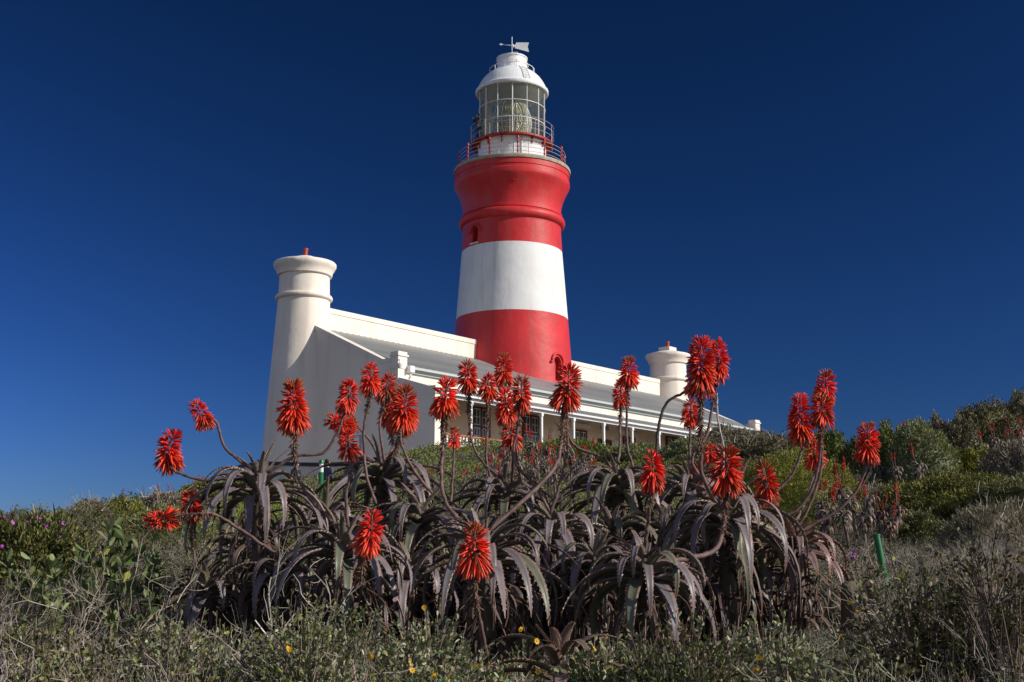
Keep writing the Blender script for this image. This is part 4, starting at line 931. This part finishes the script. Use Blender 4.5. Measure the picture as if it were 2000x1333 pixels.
aloe('A15', 560, 1095, 6.8, 85, 24, 'aloe in shade below the left one', 15)
aloe('A16', 1160, 1070, 6.6, 90, 24, 'shaded aloe between the front middle and front right ones', 16)
aloe('A17', 800, 1090, 6.9, 90, 24, 'shaded aloe between the short flower and the front middle one', 17)
aloe('A18', 1380, 1095, 6.9, 85, 22, 'shaded aloe under the largest one', 18)
aloe('A19', 635, 985, 7.8, 90, 22, 'aloe tucked behind the left end aloe', 19)
for i_, (px_, py_, Yd_, R_, lb_) in enumerate([(480, 1045, 7.7, 85, 'shaded aloe low behind the leftmost large one'), (885, 1120, 7.2, 85, 'shaded aloe left behind the front middle one'), (1095, 1125, 7.0, 85, 'shaded aloe low in the middle of the clump'),
        (1195, 1015, 7.6, 90, 'aloe in the shade under the back right one'), (1475, 1110, 7.2, 85, 'shaded aloe between the largest one and the reddish end one'), (725, 1150, 6.9, 80, 'dark aloe at ground level below the left aloe flower'), (1300, 1010, 7.6, 85, 'aloe deep behind the front right one')]):
    aloe('B%d' % i_, px_, py_, Yd_, R_, 22, lb_, 40+i_)
aloe('A20', 1010, 1110, 6.9, 85, 22, 'dark aloe deep behind the front middle one', 20)

stalk('A1', [(508, 930), (440, 936), (395, 938), (350, 925)], [(330, 912), (328, 880), (340, 842)], 56)
stalk('A1', [(508, 925), (468, 900), (438, 872), (424, 828), (412, 820)], [(404, 832), (392, 805), (378, 785)], 42)
stalk('A3', [(672, 1045), (640, 1010), (610, 980), (586, 940), (575, 890), (574, 870)], [(574, 838), (573, 790), (573, 744)], 66, bl=70, cone=.85)
stalk('A1', [(520, 925), (575, 893), (630, 885), (660, 845), (670, 815)], [(675, 802), (682, 770), (681, 745)], 46)
stalk('A2', [(745, 905), (722, 860), (700, 835), (690, 815)], [(684, 838), (664, 826), (640, 820)], 48)
stalk('A3', [(680, 1030), (676, 960), (688, 925), (686, 900)], [(683, 888), (680, 868), (682, 842)], 46, density=.7)
stalk('A13', [(735, 985), (716, 930), (710, 860), (714, 815), (720, 790)], [(722, 765), (724, 738), (724, 712)], 44, bl=40)
stalk('A2', [(752, 905), (744, 860), (742, 825), (748, 800)], [(752, 775), (755, 755), (762, 735)], 46, dry=.25, bl=30)
stalk('A2', [(770, 920), (772, 880), (782, 855)], [(785, 835), (790, 800), (790, 756)], 64, bl=80, dh=-.3)
stalk('A2', [(740, 900), (765, 880), (765, 850)], [(762, 826), (768, 795), (770, 768)], 52, bl=40, dh=.2)
stalk('A13', [(845, 965), (805, 915), (785, 870), (782, 850)], [(783, 838), (786, 826)], 30, nohead=True)
stalk('A4', [(935, 1050), (900, 1020), (872, 985), (862, 935), (866, 860)], [(868, 806), (870, 775), (874, 742)], 58, bl=120, dh=.3, r=.010)
stalk('A13', [(880, 985), (884, 930), (886, 885)], [(886, 872), (888, 855), (889, 835)], 30, d0=.6, dh=.6, density=.7)
stalk('A10', [(985, 940), (945, 905), (922, 865), (916, 800)], [(915, 758), (914, 735), (912, 708)], 46, bl=100)
stalk('A10', [(960, 940), (950, 895), (952, 820)], [(953, 775), (953, 752), (955, 734)], 42, bl=75, cone=.8)
stalk('A10', [(985, 935), (985, 860), (984, 790)], [(985, 752), (984, 722), (984, 692)], 42, bl=80, dry=.15, dh=.3)
stalk('A10', [(1000, 940), (1002, 900), (998, 860)], [(990, 822), (988, 790), (986, 760)], 46, bl=60, dh=-.3)
stalk('A5', [(1080, 1010), (1045, 950), (1005, 900), (1010, 840)], [(1018, 800), (1018, 768), (1018, 736)], 46, bl=40)
stalk('A10', [(1020, 945), (1010, 900), (1008, 868)], [(1004, 868), (1000, 850), (985, 836)], 46, dry=.65, dh=-.4, label='flower stalk whose bloom is mostly withered to a brown ball')
stalk('A4', [(950, 1040), (1030, 970), (1085, 910), (1098, 850)], [(1103, 792), (1110, 755), (1112, 716)], 62, bl=90, dh=.4, r=.010)
stalk('A5', [(1075, 1005), (1092, 950), (1107, 890), (1108, 850)], [(1108, 800), (1108, 790)], 40, nohead=True)
stalk('A6', [(1206, 925), (1170, 892), (1130, 876), (1112, 855), (1106, 830)], [(1100, 800), (1098, 790)], 40, nohead=True)
stalk('A6', [(1240, 925), (1225, 870), (1224, 810)], [(1227, 752), (1228, 728), (1227, 700)], 44, bl=40)
stalk('A6', [(1206, 920), (1210, 870), (1212, 820)], [(1213, 795), (1212, 768), (1213, 742)], 36, bl=40, dh=.2)
stalk('A8', [(1400, 985), (1372, 930), (1368, 880), (1368, 830)], [(1368, 768), (1370, 715), (1369, 660)], 64, bl=110, r=.011, dh=-.1)
stalk('A8', [(1410, 975), (1352, 905), (1380, 850), (1392, 790)], [(1396, 742), (1404, 705), (1400, 664)], 50, bl=50, dh=.1)
stalk('A14', [(1347, 925), (1347, 880), (1348, 840)], [(1349, 828), (1349, 805), (1350, 782)], 40, bl=10)
stalk('A14', [(1284, 920), (1284, 850), (1300, 790), (1335, 768)], [(1342, 766), (1356, 762), (1368, 764)], 26, dh=0, density=.5, r=.010, col=(.075, .055, .05))
stalk('A14', [(1412, 920), (1412, 870), (1402, 820), (1400, 768)], [(1400, 768), (1400, 760)], 20, nohead=True, col=(.42, .39, .36), r=.007)
stalk('A14', [(1150, 935), (1130, 900), (1100, 850), (1083, 822)], [(1083, 822), (1083, 820)], 20, nohead=True, col=(.36, .33, .30), r=.005)
stalk('A7', [(1258, 1085), (1264, 1030), (1270, 985)], [(1272, 952), (1275, 918), (1273, 884)], 54, bl=40, dh=-.1)
stalk('A7', [(1275, 1100), (1350, 1090), (1400, 1070), (1415, 1010)], [(1418, 952), (1418, 912), (1420, 875)], 72, bl=110, r=.012, dh=.3)
stalk('A14', [(1370, 930), (1382, 910), (1388, 900)], [(1388, 898), (1388, 884), (1390, 870)], 36, density=.7)
stalk('A8', [(1430, 975), (1452, 915), (1468, 896), (1484, 900)], [(1500, 975), (1497, 945), (1490, 905)], 54, dry=.12, label='flower stalk with a bloom hanging over, brown at its end')
stalk('A8', [(1430, 978), (1500, 968), (1545, 930), (1566, 880)], [(1566, 862), (1562, 815), (1562, 770)], 54, cone=.85)
stalk('A8', [(1440, 1000), (1530, 1008), (1575, 975), (1596, 920), (1602, 870)], [(1605, 822), (1606, 800), (1606, 775)], 52, bl=50, dry=.05)
stalk('A9', [(1552, 1040), (1580, 990), (1603, 920), (1605, 860)], [(1608, 785), (1613, 755), (1612, 726)], 48, bl=60)
stalk('A9', [(1545, 1035), (1570, 985), (1590, 930)], [(1592, 905), (1590, 885), (1592, 862)], 46, dh=.3, density=.8)
stalk('A9', [(1560, 1040), (1625, 1005), (1668, 965), (1690, 920)], [(1695, 898), (1695, 862), (1695, 826)], 50)
stalk('A3', [(650, 1210), (680, 1165), (704, 1125)], [(712, 1075), (724, 1040), (728, 1000)], 58, bl=60, d0=-.5, dh=-.8)
stalk('A4', [(950, 1280), (940, 1230), (930, 1170)], [(926, 1115), (926, 1070), (928, 1025)], 68, bl=60, d0=-.7, dh=-.9, r=.010)
stalk('A3', [(600, 1120), (545, 1085), (470, 1035), (425, 1008), (395, 1003)], [(340, 1010), (315, 1015), (285, 1018)], 46, bl=80, dh=-.2, label='flower stalk reaching out level to the left')
stalk('A12', [(405, 1165), (385, 1110), (376, 1060)], [(373, 1004), (373, 985), (372, 962)], 48, bl=60, density=.7)
stalk('A14', [(1375, 955), (1366, 945)], [(1364, 940), (1363, 925), (1363, 908)], 36, density=.6)

# ---------------------------------------------------------------- small aloes further up the slope
def small_aloe(seed, red):
    rng = np.random.default_rng(seed); root = empty('small_aloe', (0, 0, 0)); m = MB()
    cols = [(.20, .175, .165), (.14, .125, .115), (.25, .22, .20)] if not red else [(.24, .13, .11), (.18, .12, .10)]
    for i in range(20): aloe_leaf(m, rng, .42*rng.uniform(.8, 1.1), .075, i*2.4, radians(15+50*i/20), radians(150), (0, 0, .40+.004*i), cols, teeth=False, nseg=6)
    for i in range(14): az = i*2.2; aloe_leaf(m, rng, .36, .05, az, radians(-30), radians(70), (0, 0, .34), [(.11, .085, .07), (.16, .13, .11)], teeth=False, nseg=4)
    a = m.build('leaves', M['aloe'], root); kids = [a.name]
    m = MB(); m.tube([(0, 0, -.5), (0, 0, .4)], .04, 6, col=(.12, .09, .07)); kids.append(m.build('trunk', M['stalk'], root).name)
    for k in range(2+seed % 3):
        az = rng.uniform(0, 6.28); h = rng.uniform(.75, 1.05); e = np.array([cos(az)*.16, sin(az)*.16, h])
        m = MB(); m.tube([(0, 0, .4), e*[.6, .6, .75], e], [.012, .011, .010], 4, col=(.13, .08, .07)); s_ = m.build('flower_stalk', M['stalk'], root)
        m = MB(); A_ = np.stack([e, e+[0, 0, .2]]); n = 46; f = rng.uniform(0, 1, n); P = A_[0]+np.outer(f, [0, 0, .2]); an = rng.uniform(0, 6.28, n); pit = np.radians(np.interp(f, [0, 1], [-45, 60]))
        D = np.stack([np.cos(an)*np.cos(pit), np.sin(an)*np.cos(pit), np.sin(pit)], 1); c = np.array([.50, .035, .018])*np.exp(rng.normal(0, .15, (n, 1))); floret(m, P, D, np.interp(f, [0, 1], [.05, .02]), np.full(n, .008), c, c, 4)
        h_ = m.build('flower_head', M['floret'], s_); KIDS[s_.name] = [h_.name]; kids.append(s_.name)
    KIDS[root.name] = kids; root['category'] = 'aloe'; return root
SA = [small_aloe(600+i, 0) for i in range(3)]+[small_aloe(610, 1)]
used = set()
def spots(lst, label, group, kinds=(0, 1, 2), ky=1.0):
    rng = np.random.default_rng(len(group)+int(lst[0][0]))
    for i, (px, py, Yd, hp) in enumerate(lst):     # py = row of the rosette top, hp = rosette height in rows
        k = kinds[i % len(kinds)]; pr_ = SA[k]
        if k in used: o = copy_tree(pr_)
        else: o = pr_; used.add(k)
        Yd = hit(px, py+hp*.9)-(1.1 if px > 1650 else .3); c = at(px, py+hp*.9, Yd); s_ = hp/FPX*Yd/.50*rng.uniform(.85, 1.15)
        o.location = (c.x, Yd, max(c.z, terr1(c.x, Yd))+.12); o.scale = (s_, s_, s_); o.rotation_euler = (rng.normal(0, .08), rng.normal(0, .08), rng.uniform(0, 6.28))
        tag(o, label, 'aloe', group)
spots([(960+26*(i % 8)+(i*37 % 17)-8, 880+20*(i//8)+(i*13 % 9), 38-4.5*(i//8), 30) for i in range(34) if not (i//8 == 0 and i % 8 in (0, 6, 7))], 'small grey aloe with red spikes, in the patch on the green slope below the veranda', 'small aloes on the middle slope')
spots([(905, 960, 22, 26), (925, 945, 25, 24), (1040, 985, 20, 26), (845, 955, 23, 20)], 'low grey aloe on the slope just behind the foreground clump', 'low aloes behind the clump', (1, 2))
spots([(1700+24*(i % 5)+(i*29 % 15), 872+24*(i//5)+(i*17 % 11), 27.6-1.6*(i//5), 32) for i in range(15)], 'grey aloe with red spikes in the hollow of the right hillock', 'aloes in the hollow of the right hillock')
spots([(1915+26*(i % 4)+(i*31 % 12), 830+22*(i//4)+(i*13 % 9), 31-1.2*(i//4), 26) for i in range(12)], 'pale grey aloe in the patch high on the far right of the hillock', 'aloes high on the right hillock')
spots([(1640, 985, 12.5, 50), (1670, 1000, 12.2, 46), (1605, 1000, 12.6, 44), (1700, 990, 13, 40), (1655, 1025, 11.8, 44), (1620, 1030, 11.7, 44), (1690, 1030, 11.6, 44)], 'dry grey aloe in the patch right of the foreground clump', 'dry aloes right of the clump', (2, 0))
spots([(1722, 1020, 12, 36), (1752, 1018, 12, 38), (1740, 1048, 11.6, 36)], 'reddish aloe beside the green pipe', 'reddish aloes by the pipe', (3,))
spots([(300, 985, 21, 22), (340, 975, 24, 20), (243, 985, 17.5, 16), (400, 958, 25, 24), (375, 972, 22, 20)], 'small aloe with red spikes on the left skyline', 'aloes on the left skyline', (0, 1))

# small flowers
def flower_proto(name, c0, c1, r, k=8):
    m = MB(); rng = np.random.default_rng(3)
    for i in range(k):
        a = 2*pi*i/k; d = np.array([cos(a), sin(a), .25]); s_ = np.array([-sin(a), cos(a), 0]); m.add([d*.1*r, d*.6*r+s_*.26*r, d*r, d*.6*r-s_*.26*r], np.array([[0, 1, 2, 3]]), col=c0)
    m.lathe([(0, .02*r), (.0, .28*r), (.12*r, .2*r), (.16*r, .02*r)], 8, col=c1, caps=False); m.tube([(0, 0, 0), (.002, .004, -.03), (.006, .002, -.09)], .0012, 4, col=(.12, .15, .05)); return m.mesh(name, M['petal'])
ym = flower_proto('yellow_daisy', (.75, .42, .01), (.55, .20, .01), .011); pm = flower_proto('purple_flower', (.42, .06, .46), (.6, .5, .1), .015, 10)
def flowers(me, lst, name, label, group, Yf, up=False):
    for i, (px, py) in enumerate(lst):
        Yd = Yf(px, py); o = bpy.data.objects.new(name, me); COL.objects.link(o); o.location = at(px, py, Yd); o.rotation_euler = (radians(50+i*17 % 30), radians(-20+i*29 % 50), i)
        tag(o, label, 'flower', group)
flowers(ym, [(567, 1270), (562, 1268), (721, 1278), (724, 1284), (848, 1321), (877, 1325), (829, 1187), (1048, 1253), (955, 1298), (935, 1302), (1018, 1230), (1185, 1248), (1052, 1312), (805, 1310), (800, 1296), (1482, 1285), (1478, 1310), (1640, 1248), (1660, 1178), (1676, 1192), (1160, 1268), (1990, 1095), (1955, 1140)], 'yellow_daisy', 'tiny yellow daisy in the grey-green scrub of the foreground', 'yellow daisies in the foreground', lambda px, py: 3.8 if py > 1240 else 4.35)
flowers(pm, [(10, 1010), (25, 1022), (62, 1006), (52, 1020), (78, 1014), (95, 1020), (92, 1028), (124, 1022), (134, 1018), (148, 1052), (4, 1068), (118, 1050)], 'purple_flower', 'small purple flower on the dark green bush at the left edge', 'purple flowers at left', lambda px, py: 7.95)
flowers(pm, [(1663, 1080), (1668, 1088), (1672, 1078), (1665, 1092), (1735, 1100), (1745, 1104), (1750, 1101), (1620, 1102), (1623, 1108), (1816, 1076)], 'purple_flower', 'small purple flower near the foot of the green pipe', 'purple flowers at right', lambda px, py: 8.2)

# ---------------------------------------------------------------- street furniture, wall, people
p = at(1720, 1046, 8.8); q = at(1729, 1135, 8.8); pp = empty('green_pipe', q); tag(pp, 'green plastic pipe post leaning slightly among the bushes at right', 'post')
d = Vector(p)-Vector(q); d = Vector((d.x-.02, .03, d.z)); m = MB(); m.tube([d*-.3, d*0, d*.5, d], .024, 20, col=(1, 1, 1)); m.build('pipe', M['greenp'], pp, sharp=50)
m = MB(); m.tube([d*.985, d*1.02], .0265, 20); m.build('collar', M['greenp'], pp, sharp=50)
def bollard(px, top, Yd, hpx, label, r=.068):
    c = at(px, top, Yd); h = 1.0; root = empty('bollard', (c.x, Yd, c.z-h)); tag(root, label, 'bollard', 'green path bollards')
    m = MB(); m.lathe([(-.3, r), (h-.34, r), (h-.335, r*.8), (h-.33, .01)], 20); m.build('post', M['greenp'], root, sharp=40)
    m = MB(); m.lathe([(h-.335, r*.88), (h-.11, r*.88)], 20); m.build('lens', M['lampw'], root, sharp=40)
    m = MB(); m.lathe([(h-.112, r), (h-.05, r), (h-.01, r*.7), (h, .02)], 20); m.build('cap', M['greenp'], root, sharp=40)
bollard(305, 957, 33, 30, 'green bollard with a white band on the left skyline'); bollard(628, 898, 33, 26, 'green bollard with a white band in front of the curved wall')

def curved_wall():
    pts = [(760, 890, 46.6), (700, 901, 47.6), (640, 904.5, 48.8), (580, 903.5, 50.2), (530, 902.5, 51.6), (495, 905, 53), (472, 910, 55), (464, 914, 58)]
    P = spine([at(*a) for a in pts], 50); root = empty('curved_wall', P[25].tolist()); root.location.z = 4; tag(root, 'low curved cream wall with dark coping at the foot of the left turret', 'wall')
    o = np.array(root.location)
    T = np.gradient(P, axis=0); nrm = np.stack([-T[:, 1], T[:, 0], 0*T[:, 0]], 1); nrm /= np.linalg.norm(nrm, axis=1)[:, None]
    def sweep(w, z0, z1, m_, name, rel):
        A = [P+nrm*w+[0, 0, z1], P-nrm*w+[0, 0, z1], P-nrm*w, P+nrm*w]; A[2] = A[2]+[0, 0, z0]; A[3] = A[3]+[0, 0, z0]
        V = np.stack(A, 1); n = len(P); i = np.arange(n-1)[:, None]; j = np.arange(4)[None]; F = np.stack([i*4+j, i*4+(j+1) % 4, (i+1)*4+(j+1) % 4, (i+1)*4+j], -1).reshape(-1, 4)
        F = np.concatenate([F, [[0, 1, 2, 3], [(n-1)*4+k for k in (3, 2, 1, 0)]]]); m = MB(); m.add(V.reshape(-1, 3)-o, F); m.build(name, m_, root)
    sweep(.14, -2.4, -.15, M['cream'], 'wall', 0); sweep(.19, -.148, 0, M['coping'], 'coping', 0)
curved_wall()

def person(loc, face, label, top, legs, pose, scale=1.0, group=None):
    root = empty('person', loc, face); tag(root, label, 'person', group); root.scale = (scale,)*3
    def skin(name, joints, edges, m_, sub=2, rootv=0):
        me = bpy.data.meshes.new(name); me.from_pydata([j[:3] for j in joints], edges, []); me.materials.append(m_)
        o = bpy.data.objects.new(name, me); COL.objects.link(o); o.parent = root
        o.modifiers.new('s', 'SKIN'); 
        if not me.skin_vertices: bpy.context.view_layer.objects.active = o; bpy.ops.mesh.customdata_skin_add()
        for i, j in enumerate(joints): me.skin_vertices[0].data[i].radius = (j[3], j[4] if len(j) > 4 else j[3]); me.skin_vertices[0].data[i].use_root = (i == rootv)
        sb = o.modifiers.new('u', 'SUBSURF'); sb.levels = sub; sb.render_levels = sub
        for p_ in me.polygons: p_.use_smooth = True
        o.modifiers['s'].use_smooth_shade = True
        return o
    # faces -y; joints (x, y, z, rx[, ry])
    hl, hr = pose
    J = [(0, 0, .95, .15, .10), (0, 0, 1.15, .13, .09), (0, 0, 1.36, .155, .10), (0, 0, 1.47, .055), (0, -.01, 1.55, .055), (0, -.015, 1.64, .082, .095), (0, -.01, 1.71, .07, .08),
         (.17, 0, 1.42, .055), hl[0]+(.042,), hl[1]+(.03,), (-.17, 0, 1.42, .055), hr[0]+(.042,), hr[1]+(.03,), (.09, 0, .86, .085), (.10, -.02, .48, .06), (.10, .02, .10, .042), (.10, -.12, .04, .035), (-.09, 0, .86, .085), (-.10, -.02, .48, .06), (-.10, .02, .10, .042), (-.10, -.12, .04, .035), (0, -.115, 1.63, .016)]
    E = [(0, 1), (1, 2), (2, 3), (3, 4), (4, 5), (5, 6), (2, 7), (7, 8), (8, 9), (2, 10), (10, 11), (11, 12), (0, 13), (13, 14), (14, 15), (15, 16), (0, 17), (17, 18), (18, 19), (19, 20), (5, 21)]
    J += [(hl[1][0]-.01, hl[1][1]-.07, hl[1][2]+.03, .02), (hr[1][0]+.01, hr[1][1]-.07, hr[1][2]+.03, .02)]; E += [(9, 22), (12, 23)]
    skin('body', J, E, M['skin'])
    skin('top', [(0, 0, .88, .175, .125), (0, 0, 1.15, .155, .115), (0, 0, 1.36, .18, .125), (0, 0, 1.46, .075), (.19, 0, 1.42, .075), hl[0]+(.062,), tuple(np.array(hl[0])*.2+np.array(hl[1])*.8)+(.048,), (-.19, 0, 1.42, .075), hr[0]+(.062,), tuple(np.array(hr[0])*.2+np.array(hr[1])*.8)+(.048,)],
         [(0, 1), (1, 2), (2, 3), (2, 4), (4, 5), (5, 6), (2, 7), (7, 8), (8, 9)], top)
    skin('trousers', [(0, 0, .92, .17, .12), (.095, 0, .80, .105), (.10, -.02, .48, .08), (.10, .02, .10, .065), (-.095, 0, .80, .105), (-.10, -.02, .48, .08), (-.10, .02, .10, .065)], [(0, 1), (1, 2), (2, 3), (0, 4), (4, 5), (5, 6)], legs)
    skin('hair', [(0, .045, 1.60, .075, .06), (0, .03, 1.69, .098, .095), (0, .005, 1.755, .075, .08)], [(0, 1), (1, 2)], M['hair'])
    for s_ in (-1, 1):
        m = MB(); m.lathe([(-.02, .005), (-.01, .02), (.01, .02), (.02, .005)], 8, c=(s_*.085, .005)); o = m.build('ear', M['skin'], root); o.location = (0, 0, 1.63)
    return root
relaxed = (((.23, .02, 1.14), (.22, -.07, .90)), ((-.23, .02, 1.14), (-.22, -.07, .90)))
raised = (((.20, -.18, 1.20), (.08, -.30, 1.45)), ((-.20, -.18, 1.20), (-.06, -.30, 1.45)))
a = radians(-66); person((LX+sin(a)*2.32+.0, LY-cos(a)*2.32, HB+21.28+.04), radians(-80), 'person in dark clothes standing on the lantern gallery, hands raised to the face', M['darkcloth'], M['jeans'], raised)
c = at(640, 896, 36); person((c.x, 36, c.z-1.78*.82), radians(150), 'dark-haired person in a blue-grey top beside the green bollard, seen from behind', M['jersey'], M['darkcloth'], relaxed, .82)
c = at(579, 901, 40); person((c.x, 40, c.z-1.78*.86), radians(60), 'person in dark clothes half hidden behind an aloe stalk before the curved wall', M['darkcloth'], M['darkcloth'], relaxed, .86)

# sandstone block at right
c = at(1680, 1142, 6.5); m = MB(); rng = np.random.default_rng(4)
g_ = np.linspace(-1, 1, 9); 
import bmesh
bm = bmesh.new(); bmesh.ops.create_icosphere(bm, subdivisions=4, radius=1)
for v in bm.verts:
    k = max(abs(v.co.x), abs(v.co.y), abs(v.co.z)); q_ = v.co/k*.8+v.co*.2; f = 1+.22*float(vnoise(np.array([q_.x*3+q_.z]), np.array([q_.y*3+q_.z*2]), 1, 3)[0]-.5)
    v.co = Vector((q_.x*.088*f, q_.y*.10*f, q_.z*.23*f))
me = bpy.data.meshes.new('sandstone_block'); bm.to_mesh(me); bm.free(); me.materials.append(M['rock'])
o = bpy.data.objects.new('sandstone_block', me); COL.objects.link(o); o.location = (c.x, 6.5, c.z-.22); tag(o, 'brown sandstone block among twigs below the green pipe', 'rock')
for o in bpy.data.objects:
    if '_c' in o.keys(): del o['_c']
